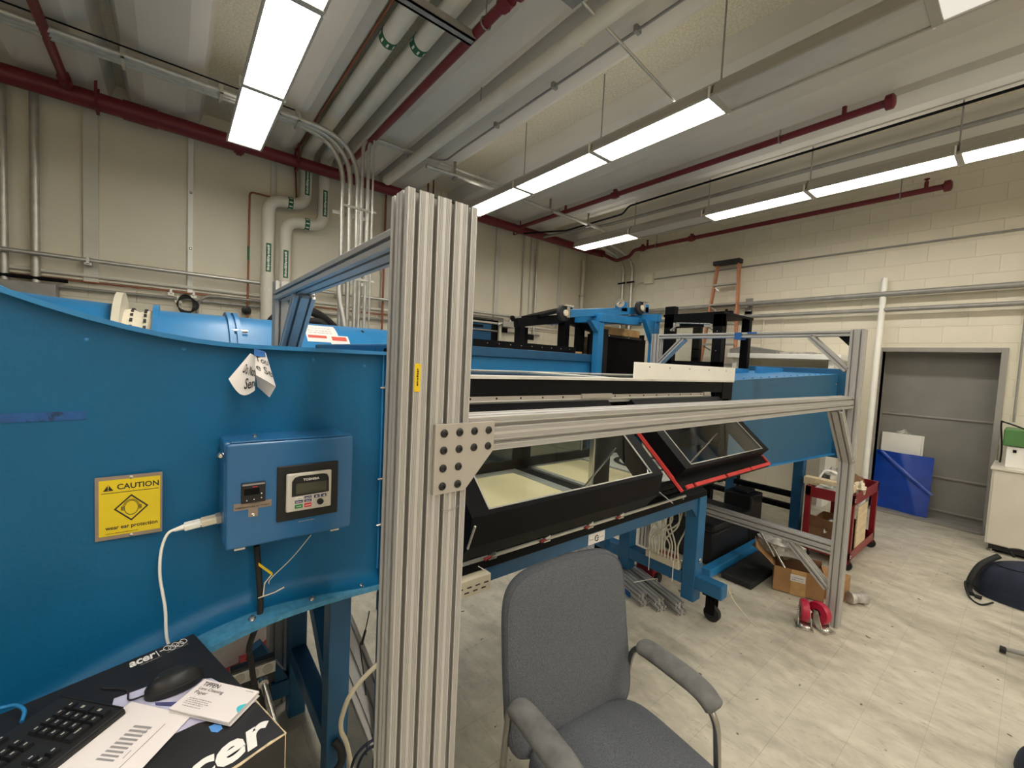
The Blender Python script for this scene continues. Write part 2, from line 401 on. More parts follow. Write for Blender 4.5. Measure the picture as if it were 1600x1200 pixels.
# right wall: painted concrete block with a doorway
DY0, DY1, DZ = .285, 1.32, 2.13
wb = struct('wall_right', MB().box(XB+.0045,XB+.16,Y0,DY0,0,ZC+.3).box(XB+.0045,XB+.16,DY1,YA+.2,0,ZC+.3).box(XB+.0045,XB+.16,DY0,DY1,DZ,ZC+.3), m_wall, 'cream painted block wall with the grey doorway')
bw, bh = .4064, .2032
BL = {}
def block_mesh(w):
    k = round(w, 3)
    if k not in BL:
        e = .0035; g = .0012
        me = MB().rings([[(.011,g,g),(.011,w-g,g),(.011,w-g,bh-g),(.011,g,bh-g)], [(e*.5,g,g),(e*.5,w-g,g),(e*.5,w-g,bh-g),(e*.5,g,bh-g)], [(0,g+e,g+e),(0,w-g-e,g+e),(0,w-g-e,bh-g-e),(0,g+e,bh-g-e)]]).mesh('concrete_block')
        me.materials.append(m_wall); BL[k] = me
    return BL[k]
blocks = []
r = 0
while r*bh < ZC:
    ys = [(YA-bw/2, bw/2)] if r % 2 else []
    yy = YA-(bw/2 if r % 2 else 0)
    while yy-bw > Y0:
        ys.append((yy-bw, bw)); yy -= bw
    for a, w in ys:
        lo, hi = a, a+w
        if r*bh < DZ-.05:
            if lo >= DY0-.01 and hi <= DY1+.01: continue
            if lo < DY1 < hi: lo = DY1
            if lo < DY0 < hi: hi = DY0
            if hi-lo < .03: continue
        px, py, z = camxy((XB, (lo+hi)/2, (r+.5)*bh))
        vis = -20 < px < 1640 and -20 < py < 1220 and (lo+hi)/2 > -.4
        hid = r*bh < 1.55 and lo > 1.4
        blocks.append((0 if vis and not hid else 1, z, lo, hi-lo, r*bh))
    r += 1
blocks.sort(key=lambda c: c[:2])
for a, z, y, w, zz in blocks[:298]:
    o = bpy.data.objects.new('concrete_block', block_mesh(w)); C.objects.link(o); o.parent = wb; o.location = (XB, y, zz)
rest = MB()
for a, z, y, w, zz in blocks[298:]: rest.box(XB, XB+.01, y+.002, y+w-.002, zz+.002, zz+bh-.002)
o = put('concrete_block_field', rest, m_wall, wb); o['kind'] = 'stuff'
# back wall: block up to the rails, tall precast panels above with battens between
BZ = 12*bh      # 2.44
wa = struct('wall_back', MB().box(X0,XB+.2,YA+.02,YA+.2,0,ZC+.3), m_wallA, 'cream wall of tall panels above painted block')
for r in range(8, 12):
    x = X0 + (bw/2 if r % 2 else 0)
    while x+bw < XB:
        me = BL.get('A')
        if me is None:
            e = .0035; g = .0012
            me = MB().rings([[(g,.02,g),(bw-g,.02,g),(bw-g,.02,bh-g),(g,.02,bh-g)], [(g,e*.7,g),(bw-g,e*.7,g),(bw-g,e*.7,bh-g),(g,e*.7,bh-g)], [(g+e,0,g+e),(bw-g-e,0,g+e),(bw-g-e,0,bh-g-e),(g+e,0,bh-g-e)]]).mesh('concrete_block')
            me.materials.append(m_wall); BL['A'] = me
        o = bpy.data.objects.new('concrete_block', me); C.objects.link(o); o.parent = wa; o.location = (x, YA, r*bh); x += bw
low = MB()
for r in range(8):
    x = X0 + (bw/2 if r % 2 else 0)
    while x+bw < XB: low.box(x+.002,x+bw-.002,YA,YA+.02,r*bh+.002,r*bh+bh-.002); x += bw
o = put('concrete_block_field', low, m_wall, wa); o['kind'] = 'stuff'
edges = [X0, -1.9, -.70, .165, 1.04, 2.35, 3.6, 4.84, 5.70, 6.56, XB]
for a, b in zip(edges[:-1], edges[1:]):
    put('wall_panel', MB().box(a+.006,b-.006,YA-.004,YA+.02,BZ+.01,ZC+.2), m_wallA, wa, bevel=.004, segs=1)
put('ledge', MB().box(X0,XB-.02,YA-.03,YA+.01,BZ-.012,BZ+.012), m_wall, wa)
# hidden walls that close the room
wl = struct('wall_left', MB().box(X0-.1,X0,Y0,YA+.2,0,ZC+.3), m_wall, 'cream wall at the far left end')
wf = struct('wall_front', MB().box(X0-.1,XB+.2,Y0-.1,Y0,0,ZC+.3), m_wall, 'cream wall behind the camera')
# ceiling: precast planks with tapered slots, rough slab in the slots
ZU = 4.35
ceil = struct('ceiling', MB().box(X0-.1,XB+.2,Y0-.1,YA+.2,ZC,ZC+.2), m_rough, 'rough sprayed concrete slab between precast planks')
slots = [(-4.3,-3.6),(-2.75,-1.85),(-1.62,-1.18),(-.69,-.24),(.10,1.06),(1.13,1.98),(2.24,2.66),(2.93,3.90),(4.16,4.56),(5.02,5.46),(5.74,6.62),(6.86,7.22)]
xs = [X0-.05]+[v for s in slots for v in s]+[XB+.1]
for a, b in zip(xs[0::2], xs[1::2]):
    c1, c2 = .13, .19
    poly = [(a,Y0-.05,ZU),(b,Y0-.05,ZU),(b+c1,Y0-.05,ZU+.085),(b+c2,Y0-.05,ZC+.01),(a-c2,Y0-.05,ZC+.01),(a-c1,Y0-.05,ZU+.085)]
    put('ceiling_plank', MB().prism(poly, (0,YA-Y0+.1,0)), m_conc, ceil)
# door
fr = struct('door_1', MB().box(XB-.03,XB+.30,DY0-.055,DY0,0,DZ+.05).box(XB-.03,XB+.30,DY1,DY1+.055,0,DZ+.05).box(XB-.03,XB+.30,DY0,DY1,DZ-.005,DZ+.05), m_doorfr, 'tall recessed grey steel doorway', bevel=.004)
put('door_panel', MB().box(XB+.28,XB+.33,DY0-.03,DY1+.03,0,DZ), m_door, fr)
for z in (1.30,.545,.115): put('door_rail', MB().box(XB+.262,XB+.282,DY0+.0,DY1,z-.011,z+.011), m_doorfr, fr, bevel=.003)
put('kick_ledge', MB().box(XB+.10,XB+.285,DY0,DY1,0.0,.035), m_door, fr, bevel=.004)
put('threshold', MB().box(XB-.035,XB+.10,DY0,DY1,0,.028), m_doorfr, fr, bevel=.004)
# battens and columns on the back wall
def batten(x0, x1, z0, z1, m, label, d=.045):
    o = tag(put('wall_batten', MB().box(x0,x1,YA-d,YA-.004,z0,z1), m, bevel=.004, segs=1, loc=((x0+x1)/2,YA,z0)), label, 'batten', kind='structure'); return o
batten(-.77,-.645, BZ-.03, ZC, m_batten, 'wide pale batten left of the narrow white batten')
b = batten(.135,.19, BZ-.03, ZC, m_white, 'narrow white batten left of the copper pipe', .05)
for z in (3.62,2.95): put('screw', MB().lathe((.165,YA-.05,z),(0,-1,0),[(.016,0),(.016,.006),(.006,.012)],8), m_steel, b)
batten(1.02,1.08, BZ, ZC, m_batten, 'slim batten behind the white insulated pipes')
batten(2.28,2.42, BZ, ZC, m_batten, 'cream batten right of the galvanised conduits')
batten(2.62,2.76, BZ, ZC, m_batten, 'cream batten beside the dark vertical pipe')
batten(4.80,4.90, BZ, ZC, m_batten, 'slim batten above the blue wall door')
batten(5.68,5.76, BZ, ZC, m_batten, 'grey batten above the black frame in the far corner')
batten(6.50,6.60, BZ, ZC, m_batten, 'last batten before the corner of the room')
# ================================================================ PIPES ON THE WALLS AND CEILING
def pipe(name, label, cat, pts, r, m, R=.1, group=None, n=10, parts=None):
    p = bent(pts, R) if len(pts) > 2 else pts
    o = put(name, MB().tube(p, r, n), m, smooth=60, loc=pts[0]); tag(o, label, cat, group); return o
# sprinkler main and branches
YM, ZM = 6.28, 4.23
main = thing('sprinkler_main', 'thick dark red sprinkler main along the top of back wall', 'pipe', (0,YM,ZM))
put('pipe', MB().tube([(X0+.05,YM,ZM),(.66,YM,ZM)], .088, 16).tube([(.66,YM,ZM),(6.95,YM,ZM)], .074, 16).tube(bent([(6.94,YM,ZM),(7.13,YM,ZM),(7.13,YM-.3,ZM-.1)], .12), .07, 12), m_red, main, smooth=50)
for x in (.62,): put('coupling', MB().cyl((x-.05,YM,ZM),(x+.05,YM,ZM),.105,16).box(x-.03,x+.03,YM-.02,YM+.02,ZM-.125,ZM+.125), m_red, main, smooth=40)
for x in (-.28,): put('tee_fitting', MB().cyl((x-.14,YM,ZM),(x+.14,YM,ZM),.098,16), m_red, main, smooth=40)
for x in (-2.2,-.62,1.26,3.2,5.0): put('hanger_strap', MB().box(x-.012,x+.012,YM-.094,YM-.088,ZM-.095,ZC-.02).box(x-.012,x+.012,YM+.088,YM+.094,ZM-.095,ZC-.02).box(x-.012,x+.012,YM-.094,YM+.094,ZM-.10,ZM-.092), m_red, main)
def branch(label, x, y1, z, r, heads, cap=True, tail=None, hangers=(), couplings=()):
    t = thing('sprinkler_branch', label, 'pipe', (x,YM,z), 'sprinkler branch lines')
    mb = MB().cyl((x,YM,z),(x,y1,z),r,12)
    if abs(z-ZM) > .02: pass
    if tail: mb.tube(bent(tail,.08), r, 12)
    put('pipe', mb, m_red, t, smooth=50)
    if cap: put('end_cap', MB().lathe((x,y1+.03,z),(0,-1,0),[(r*1.2,0),(r*1.9,.01),(r*1.9,.06),(r*1.2,.075)],12), m_red, t, smooth=40)
    for y in heads: put('sprinkler_head', MB().cyl((x,y,z),(x,y,z+.10),r*.6,8).lathe((x,y,z+.1),(0,0,1),[(.012,0),(.012,.02),(.028,.03),(.028,.036)],10), m_red, t, smooth=40)
    for y in couplings: put('coupling', MB().cyl((x,y-.05,z),(x,y+.05,z),r*1.45,12).cyl((x,y,z-.05),(x,y,z+.075),r*.9,8), m_red, t, smooth=40)
    for y in hangers: put('hanger_rod', MB().cyl((x,y,z),(x,y,ZC-.01),.006,6).tube([(x+math.cos(a)*r*1.25,y,z+math.sin(a)*r*1.25) for a in [k*PI/5 for k in range(10)]],.006,5,True), m_graysteel, t)
    return t
branch('dark red branch pipe crossing the ceiling at far left', -.82, Y0+.2, 4.25, .036, [], False, tail=[(-.82,6.08,4.25),(-.82,YM,4.25),(-.82,YM,4.2)], couplings=(6.06,))
branch('dark red branch pipe running above the tall aluminium post', 1.80, 2.36, 4.25, .036, [], True, hangers=(2.75,), couplings=(2.5,))
branch('dark red branch pipe between the two suspended light rows', 5.02, 1.02, 4.25, .034, [1.35,5.05], True, hangers=(1.9,5.2), couplings=(4.05,))
d = branch('dark red branch pipe beyond the farthest light row', 7.13, .84, 4.075, .034, [1.02,4.9], True, hangers=(1.25,4.7), couplings=(4.0,5.0),
       tail=[(7.13,5.35,4.075),(7.13,5.35,3.98),(7.13,5.98,3.98),(7.13,5.98,4.13)])
for ch in d.children:
    if ch.name.startswith('pipe'):
        me = MB().tube(bent([(7.13,.84,4.075),(7.13,5.2,4.075),(7.13,5.3,3.97),(7.13,5.62,3.93),(7.13,6.0,4.13)],.06),.034,12).mesh('pipe',rootloc(d)); me.materials.append(m_red); ch.data = me
# white insulated pair
def insulated(label, x, xw, xe, ze, xl, cut):
    t = thing('insulated_pipe', label, 'pipe', (xl,6.5,0), 'white insulated water pipes')
    zc = 4.46; yw = 6.50
    put('jacket', MB().tube(bent([(x,Y0+.3,zc),(x,yw,zc),(xw,yw,ze),(xl,yw,ze),(xl,yw,1.6)],.20,8), .075, 18), m_insul, t, smooth=60)
    def band(p, q, green=True):
        put('band', MB().cyl(p,q,.0785,18), m_pipegreen, t, smooth=50)
        d = (Vector(q)-Vector(p)).normalized(); a = d.cross(Vector((0,-.7,-.5))).normalized(); b = a.cross(d)
        for k in range(9):
            ang = k*2*PI/9; c = (Vector(p)+Vector(q))/2 + (a*math.cos(ang)+b*math.sin(ang))*.0792
            nn = (a*math.cos(ang)+b*math.sin(ang)); put('arrow_mark', MB().obox(c,d,nn.cross(d),nn,.020,.008,.001), m_logo, t)
    mx = (xw+xl)/2 + (.03 if xl < 1.1 else .02)
    band((mx-.03,yw,ze),(mx+.03,yw,ze))
    band((x,3.62,zc),(x,3.70,zc)) if xl < 1.1 else band((x,3.52,zc),(x,3.60,zc))
    def sticker(z0, z1, xx, words):
        m = MB().grid(lambda u,v: (xx+.0775*math.sin((u-.5)*.8), yw-.0775*math.cos((u-.5)*.8), z0+(z1-z0)*v), 4, 1)
        put('pipe_marker', m, m_pipegreen, t)
        put('marker_text', dashes(lambda u,v: Vector((xx+.0795*math.sin((.5-v)*.5), yw-.0795*math.cos((.5-v)*.5), z0+.02+(z1-z0-.04)*u)), 17, 3, .1, .95), m_logo, t)
    words = ''
    sticker(ze+.14, ze+.50, xw, words); sticker(cut-.2, cut+.17, xl, words)
    if xl < 1.1:
        band((xl,yw,2.52),(xl,yw,2.58)); put('cuff', MB().cyl((xl,yw,2.40),(xl,yw,2.75),.080,18), m_insul, t, smooth=50)
    return t
insulated('left white insulated pipe, outermost of the pair stepping down back wall', 1.426, 1.426, 1.426, 3.75, .975, 2.98)
insulated('right white insulated pipe, inner of the pair stepping down back wall', 1.66, 1.66, 1.66, 3.52, 1.18, 2.93)
# copper line
t = thing('copper_pipe', 'thin copper pipe stepping down to a dark round escutcheon', 'pipe', (.77,6.6,2.2))
put('pipe', MB().tube(bent([(1.30,Y0+.4,4.47),(1.30,6.6,4.47),(1.33,6.6,3.80),(.775,6.6,3.80),(.765,6.6,1.5)],.05), .012, 8), m_copper, t, smooth=60)
put('escutcheon', MB().lathe((.755,6.6,2.26),(0,-1,0),[(.055,-.01),(.055,.012),(.03,.02),(.02,.022),(.012,.04)],18), m_blackplas, t, smooth=40)
put('pipe_marker', MB().cyl((.7705,6.6,2.92),(.769,6.6,3.10),.0135,10), m_pipegreen, t, smooth=50)
# rails and conduits along the back wall
def hrun(name, label, cat, x0, x1, z, r, m, y=6.6, clips=(), group=None):
    t = thing(name, label, cat, (x0,y,z), group); put('tube', MB().cyl((x0,y,z),(x1,y,z),r,10), m, t, smooth=60)
    for x in clips: put('bracket', MB().box(x-.03,x+.03,y,YA-.02,z-.05,z-.012).box(x-.012,x+.012,y-r-.008,y+r+.008,z-r-.012,z+r+.012), m_galv, t)
    return t
hrun('wall_rail', 'upper galvanised rail running the length of back wall', 'rail', X0, XB-.05, 2.63, .024, m_galv, 6.52, (-.72,1.9,4.2))
hrun('wall_conduit', 'wide flat grey conduit just under the upper wall rail', 'conduit', X0, 6.8, 2.475, .022, m_batten, 6.63)
hrun('wall_conduit', 'thin brown conduit with couplings along back wall', 'conduit', X0, 4.1, 2.405, .010, m_copper, 6.63, (-.02,.2))
hrun('wall_conduit', 'grey conduit lowest of the runs along back wall', 'conduit', X0, 6.0, 2.325, .018, m_graysteel, 6.62, (.05,3.0))
hrun('wall_conduit', 'dark stub of conduit ending above the grey wall trough', 'conduit', X0, -.88, 2.385, .02, m_black, 6.58)
pipe('wall_conduit', 'grey conduit bent down beside the coiled cable', 'conduit', [(1.6,6.6,2.40),(.24,6.6,2.40),(.225,6.6,1.6)], .016, m_graysteel, .18)
tag(put('wall_trough', MB().box(X0,-.95,6.45,YA-.02,2.0,2.33), m_graysteel, bevel=.01, loc=(-2,6.5,2.0)), 'long grey steel trough on back wall at far left', 'trough')
cc = MB()
for k in range(5):
    cc.tube([(.12+(.075+.008*k)*math.cos(a*PI/10)+.006*k, 6.56+.006*k, 2.26+(.12-.01*k)*math.sin(a*PI/10)) for a in range(20)], .006, 6, True)
tag(put('coiled_cable', cc, m_rubber, smooth=60, loc=(.12,6.56,2.1)), 'coil of black cable hanging on back wall', 'cable')
def vrun(label, x, y, z0, z1, r, m, clips=(), group='vertical conduits on back wall'):
    t = thing('vertical_conduit', label, 'conduit', (x,y,z0), group); put('tube', MB().cyl((x,y,z0),(x,y,z1),r,10), m, t, smooth=60)
    for z in clips: put('strap', MB().box(x-r-.03,x+r+.03,y-r-.004,y+r,z-.012,z+.012), m_galv, t)
    return t
vrun('galvanised vertical conduit nearest the left picture edge', -1.33, 6.6, 2.26, 4.3, .034, m_galv)
vrun('galvanised vertical conduit, second from the left picture edge', -1.115, 6.6, 2.22, 4.3, .036, m_galv)
vrun('thin dark brown vertical pipe behind the aluminium crossbar', 2.60, 6.6, 1.5, 4.3, .016, m_copper)
vrun('cream vertical tube behind the tall aluminium post', 5.50, 6.62, 2.0, 4.3, .02, m_batten)
vrun('pair-like slim grey conduit above the black frame', 5.82, 6.6, 2.2, 4.3, .022, m_galv)
vrun('thick pale vertical conduit close to the corner of the room', 7.20, 6.58, 2.0, 4.1, .034, m_insul, (3.3,))
# conduit bundle: across the ceiling, then down the back wall
t = thing('conduit_bundle', 'bundle of galvanised conduits bending down from ceiling to back wall', 'conduit', (2,6.5,0))
for k in range(3):
    y = 5.30-.060*k; x = 1.56+.068*k
    put('conduit', MB().tube(bent([(X0+.1,y,4.25),(x,y,4.25),(x,y,1.0)],.52,12), .028, 10), m_galv, t, smooth=60)
for k in range(2):
    x = 1.725+.05*k
    put('conduit', MB().tube(bent([(4.2 if k else 2.7,5.12-.05*k,4.29),(x,5.12-.05*k,4.29),(x,5.12-.05*k,1.0)],.16,8), .019, 10), m_galv, t, smooth=60)
put('conduit', MB().tube(bent([(1.80,2.6,4.30),(1.80,4.98,4.30),(1.80,4.98,1.0)],.15,8),.011,8), m_galv, t, smooth=60)
for z in (3.42,2.62): put('strap', MB().box(1.48,1.86,5.00,5.02,z-.012,z+.012), m_galv, t); put('strut', MB().box(1.46,1.88,5.33,5.36,z-.02,z+.02), m_galv, t)
for x in (-1.9,-.35,.36,.86,1.05): put('clamp', MB().box(x-.012,x+.012,5.13,5.35,4.208,4.218).box(x-.012,x+.012,5.13,5.14,4.208,4.29).box(x-.012,x+.012,5.34,5.35,4.208,4.29).box(x-.02,x+.02,5.22,5.26,4.285,ZU+.02), m_galv, t)
put('thin_wire', MB().tube([(X0+.1,5.12,4.30),(1.0,5.12,4.30)],.007,6), m_black, t)
put('flexible_conduit', MB().tube(bez([(1.52,5.22,2.68),(1.525,5.2,2.40),(1.57,5.18,2.15),(1.61,5.15,1.85)]),.030,10), m_galv, t, smooth=60)
# conduit across the ceiling to the right
t = thing('ceiling_conduit', 'pale conduit crossing under planks behind first suspended row', 'conduit', (4,5.0,4.18))
put('tube', MB().tube(bez([(2.5,5.05,4.18),(3.4,5.0,4.17),(4.4,5.0,4.165),(5.4,5.02,4.165),(5.75,5.03,4.17),(6.3,5.12,4.18),(6.9,5.3,4.2)]), .028, 10), m_galv, t, smooth=60)
for x in (2.9,4.65,5.55): put('clamp', MB().box(x-.02,x+.02,4.97,5.07,4.12,4.15).cyl((x,5.02,4.19),(x,5.02,ZU+.01),.018,8), m_graysteel, t)
# unistrut and ceiling pipes near the top edge
tag(put('strut_channel', MB().box(-1.0,1.80,2.88,2.90,4.20,4.26).box(-1.0,1.80,2.94,2.96,4.20,4.26).box(-1.0,1.80,2.88,2.96,4.20,4.205), m_graysteel, loc=(.5,2.9,4.2)), 'grey steel channel strut carrying the insulated pipes', 'strut')
t = thing('ceiling_pipe', 'white jacketed pipe hugging ceiling left of the first suspended row', 'pipe', (2.31,2,4.17))
put('jacket', MB().cyl((2.40,Y0+.2,4.20),(2.33,5.9,4.20),.062,16), m_insul, t, smooth=60)
for y in (0.9,2.3,4.2): put('seam_band', MB().cyl((2.385-.01*y,y,4.2),(2.385-.01*y,y+.025,4.2),.0645,16), m_insul, t, smooth=50)
for y in (1.3,3.6,5.2): put('hanger_rod', MB().cyl((2.38-.012*y,y,4.2),(2.38-.012*y,y,ZU+.1),.006,6), m_graysteel, t)
t = thing('ceiling_conduit', 'thin dark conduit with clips above first suspended row', 'conduit', (2.75,3,4.3))
put('tube', MB().tube(bent([(2.76,Y0+.2,4.315),(2.74,4.6,4.315),(2.74,5.0,4.3),(2.2,5.05,4.25)],.1), .011, 8), m_graysteel, t, smooth=60)
for y in (.3,1.2,2.1,3.0,3.9): put('clip', MB().box(2.72,2.78,y-.015,y+.015,4.30,ZU), m_graysteel, t)
t = thing('junction_box', 'square grey junction box on a ceiling plank', 'junction box', (2.09,2.14,4.2))
put('body', MB().box(2.02,2.16,2.07,2.21,4.24,ZU), m_graysteel, t, bevel=.006); put('cover', MB().box(2.01,2.17,2.06,2.22,4.232,4.241), m_graysteel, t, bevel=.002)
pipe('feed_conduit', 'thin conduit from junction box down to the first suspended row', 'conduit', [(2.14,2.14,4.25),(3.29,2.05,3.97)], .011, m_galv, .3)
pipe('ceiling_conduit', 'thin grey conduit under planks beyond first suspended row', 'conduit', [(4.05,1.45,4.22),(4.12,1.2,4.3),(4.12,Y0+.3,4.3)], .010, m_graysteel, .1)
pipe('ceiling_conduit', 'dark conduit with offset bend between the light rows', 'conduit', [(5.62,Y0+.3,4.3),(5.62,4.25,4.3),(5.62,4.35,4.2),(5.62,5.6,4.2),(5.1,6.2,4.15)], .014, m_black, .06)
pipe('ceiling_conduit', 'grey conduit running above the farthest light row', 'conduit', [(6.12,Y0+.3,4.3),(6.12,5.0,4.3),(5.6,6.3,4.2)], .026, m_graysteel, .1)
# suspended fluorescent rows
def fixture(x, y1, label, state, rods=True):
    """one four-foot fixture, far end at y1"""
    L_ = 1.155; y0 = y1-L_; w = .152; zb = 3.82
    t = thing('ceiling_light', label, 'light', (x,y0,zb), 'suspended fluorescent fixtures')
    hs = MB().prism([(x-w,y0,zb+.012),(x-w+.012,y0,zb+.075),(x-.07,y0,zb+.14),(x+.07,y0,zb+.14),(x+w-.012,y0,zb+.075),(x+w,y0,zb+.012)], (0,L_,0))
    put('housing', hs, m_fixture, t)
    put('frame', MB().box(x-w-.004,x-w+.014,y0,y1,zb-.008,zb+.014).box(x+w-.014,x+w+.004,y0,y1,zb-.008,zb+.014).box(x-w,x+w,y0-.012,y0+.016,zb-.010,zb+.016).box(x-w,x+w,y1-.016,y1+.012,zb-.010,zb+.016), m_fixture, t, bevel=.003)
    put('diffuser', MB().prism([(x-w+.012,y0+.014,zb+.004),(x-.09,y0+.014,zb-.004),(x+.09,y0+.014,zb-.004),(x+w-.012,y0+.014,zb+.004),(x+w-.012,y0+.014,zb+.010),(x-w+.012,y0+.014,zb+.010)], (0,L_-.028,0)), {'lit':m_lens,'off':m_unlit,'dim':m_dim}[state], t)
    for yy in (y0+.03,): put('latch', MB().box(x-w-.012,x-w+.002,yy-.03,yy-.018,zb-.012,zb+.07).box(x+w-.002,x+w+.012,yy-.03,yy-.018,zb-.012,zb+.03), m_white, t)
    if state == 'lit': put('added_uplight', MB().box(x-.06,x+.06,y0+.06,y1-.06,zb+.1405,zb+.1425), m_up, t)  # unseen glowing strip added on the housing top, brightens the ceiling
    if rods: put('hanger_rod', MB().cyl((x,y0,zb+.13),(x,y0,ZC-.01),.007,6), m_graysteel, t)
    return t
row = {.56:('near', {0:'lit',1:'lit',2:'lit',3:'lit',4:'lit',5:'lit',6:'lit'}, 5.22), 3.29:('first suspended', {0:'lit',1:'lit',2:'lit',3:'off',4:'dim',5:'lit',6:'lit'}, 5.20), 5.65:('farthest', {0:'lit',1:'off',2:'lit',3:'lit',4:'lit',5:'off',6:'lit'}, 5.29)}
for x, (nm, st, ye) in row.items():
    names = {.56:['glowing fixture over the left end, farthest one of its row','glowing fixture over the left end, second from back wall','glowing fixture above the camera, third from back wall','lit fixture overhead in the left row, fourth from back wall','lit fixture overhead in the left row, fifth from back wall','lit fixture overhead in the left row, sixth from back wall','lit fixture overhead in the left row, nearest to the front wall'],
             3.29:['lit fixture of the middle row right beside the tall post','lit fixture of the middle row, second from the tall post','brightest long lit fixture of the middle row, before the unlit one','unlit grey fixture of the middle row','faintly glowing fixture past the unlit one at top right','lit fixture of the middle row, sixth from back wall','lit fixture of the middle row, nearest to the front wall'],
             5.65:['small lit fixture of the far row, in the far corner','unlit fixture of the far row beside the corner one','lit fixture of the far row, left of its two middle lamps','lit fixture of the far row, right of its two middle lamps','lit fixture of the far row cut by the right picture edge','unlit fixture of the far row beyond the right picture edge','lit fixture of the far row, nearest to the front wall']}[x]
    for k in range(7):
        fixture(x, ye-1.175*k, names[k], st[k], rods=(x > 1))
    for k in range(7,10): fixture(x, ye-1.175*k, 'lit fixture outside the picture behind the camera', 'lit')
for k in range(3,10): fixture(-2.3, 5.2-1.175*k, 'lit fixture outside the picture behind the camera', 'lit')
# right wall services
hrunB = lambda label, z, r, m, y0, y1, x=7.33, name='wall_pipe', cat='pipe': tag(put(name, MB().cyl((x,y0,z),(x,y1,z),r,10), m, smooth=60, loc=(x,y0,z)), label, cat)
hrunB('thin cream conduit high across the right wall', 3.50, .012, m_graysteel, Y0+.1, 4.85, 7.36, 'wall_conduit', 'conduit')
def wall_pipe(label, z, r, m):
    t = thing('wall_pipe', label, 'pipe', (7.27,0,z)); put('tube', MB().cyl((7.26,Y0+.1,z),(7.26,6.2,z),r,12), m, t, smooth=60)
    for y in (3.05,-.4,5.4): put('bracket', MB().box(7.25,XB+.005,y-.02,y+.02,z-r-.02,z-r+.002).box(7.34,XB+.005,y-.05,y+.05,z-.16,z+.10), m_graysteel, t, bevel=.003)
    return t
wall_pipe('upper thick grey pipe across the right wall', 2.87, .036, m_graysteel)
wall_pipe('lower slim grey pipe across the right wall', 2.665, .028, m_graysteel)
t = thing('junction_box', 'small cream junction box high on the right wall', 'junction box', (7.34,4.95,3.5))
put('body', MB().box(7.30,XB,4.86,5.05,3.42,3.60), m_wall, t, bevel=.005)
put('conduit', MB().tube(bent([(7.35,5.0,3.48),(7.35,5.30,3.45),(7.35,5.36,2.4)],.2),.012,8), m_wall, t, smooth=60)
for lb, y in (('left one of two galvanised risers on the right wall',5.56),('right one of two galvanised risers on the right wall',5.34)):
    t = thing('riser_conduit', lb, 'conduit', (7.3,y,2)); put('tube', MB().tube(bent([(7.31,y,1.8),(7.31,y,3.95),(7.0,y+.35,4.25)],.3),.034,10), m_galv, t, smooth=60)
    put('clamp', MB().box(7.26,7.28,y-.09,y+.09,3.47,3.50), m_black, t)
pipe('surface_conduit', 'thin dark conduit running down the wall to the green head', 'conduit', [(7.35,.14,4.2),(7.35,.14,1.35)], .011, m_graysteel)
# ================================================================ ALUMINIUM FRAME
F = thing('traverse_gantry', 'tall slotted aluminium extrusion frame standing around the wind tunnel', 'frame', (2,1.5,0))
FV = .775
put('post', extr(MB(), (.348,FV,0), X, Y, (0,0,2.083), 4, 2), m_alu, F)
put('post', extr(MB(), (.372,2.25,0), X, Y, (0,0,2.083), 2, 2, False), m_alu, F)
put('post', extr(MB(), (3.63,.752,0), X, Y, (0,0,2.09), 2, 2, False), m_alu, F)
put('post', extr(MB(), (3.63,2.30,0), X, Y, (0,0,2.09), 2, 2, False), m_alu, F)
put('rail', extr(MB(), (.508,FV,1.552), Y, Z, (3.63-.508,0,0), 2, 2), m_alu, F)             # long rail between near and far post
put('rail', extr(MB(), (.36,.856,1.99), X, Z, (0,2.25-.856,0), 2, 1, False), m_alu, F)
put('rail', extr(MB(), (3.63,.832,2.045), X, Z, (0,2.30-.832,0), 2, 1, False), m_alu, F)
put('rail', extr(MB(), (3.63,.832,.505), X, Z, (0,2.30-.832,0), 2, 2, False), m_alu, F)
def brace(p, q, wdir, name='brace', na=2, nb=1):
    p, q, w = Vector(p), Vector(q), Vector(wdir); d = (q-p).normalized(); n = d.cross(w).normalized()
    o = put(name, extr(MB(), p-w*.02*na-n*.02*nb, w, n, q-p, na, nb, False), m_alu, F); return o
brace((.41,1.86,1.985), (.41,2.245,1.66), X)
brace((3.28,.792,1.55), (3.665,.792,1.165), Y)
brace((3.67,1.07,2.045), (3.67,.835,1.81), X)
brace((3.67,2.06,2.045), (3.67,2.295,1.81), X)
brace((3.67,1.09,.50), (3.67,.835,.25), X)
for y0, y1 in ((.835,.90),): put('corner_bracket', MB().prism([(3.65,y0,2.043),(3.65,y1,2.043),(3.65,y0,1.975)],(.05,0,0)), m_black, F)
gp = [(.421,FV,1.622),(.572,FV,1.622),(.572,FV,1.557),(.498,FV,1.474),(.421,FV,1.474)]
put('gusset_plate', MB().prism(gp, (0,-.0095,0)), m_plate, F, bevel=.001)
for x, z in [(.442,1.603),(.4795,1.603),(.5175,1.603),(.5555,1.603),(.442,1.567),(.4795,1.567),(.5175,1.567),(.5555,1.567),(.442,1.529),(.4795,1.529),(.442,1.491),(.4795,1.491)]:
    put('bolt', MB().lathe((x,FV-.0095,z),(0,-1,0),[(.0088,0),(.0086,.0016),(.0062,.0046),(.0036,.0052),(.0034,.0030),(.0001,.0030)],16), m_blackplas, F, smooth=30)
for (x,z) in ((3.30,1.548),(3.40,1.548)): put('bolt', MB().lathe((x,.785,z),(0,-1,-.6),[(.008,0),(.008,.005),(.004,.008)],10), m_black, F, smooth=30)
for x in (.385,.425): put('bolt', MB().lathe((x,2.17,1.70),(0,-.7,-.7),[(.013,0),(.012,.012),(.006,.016)],10), m_black, F, smooth=30)
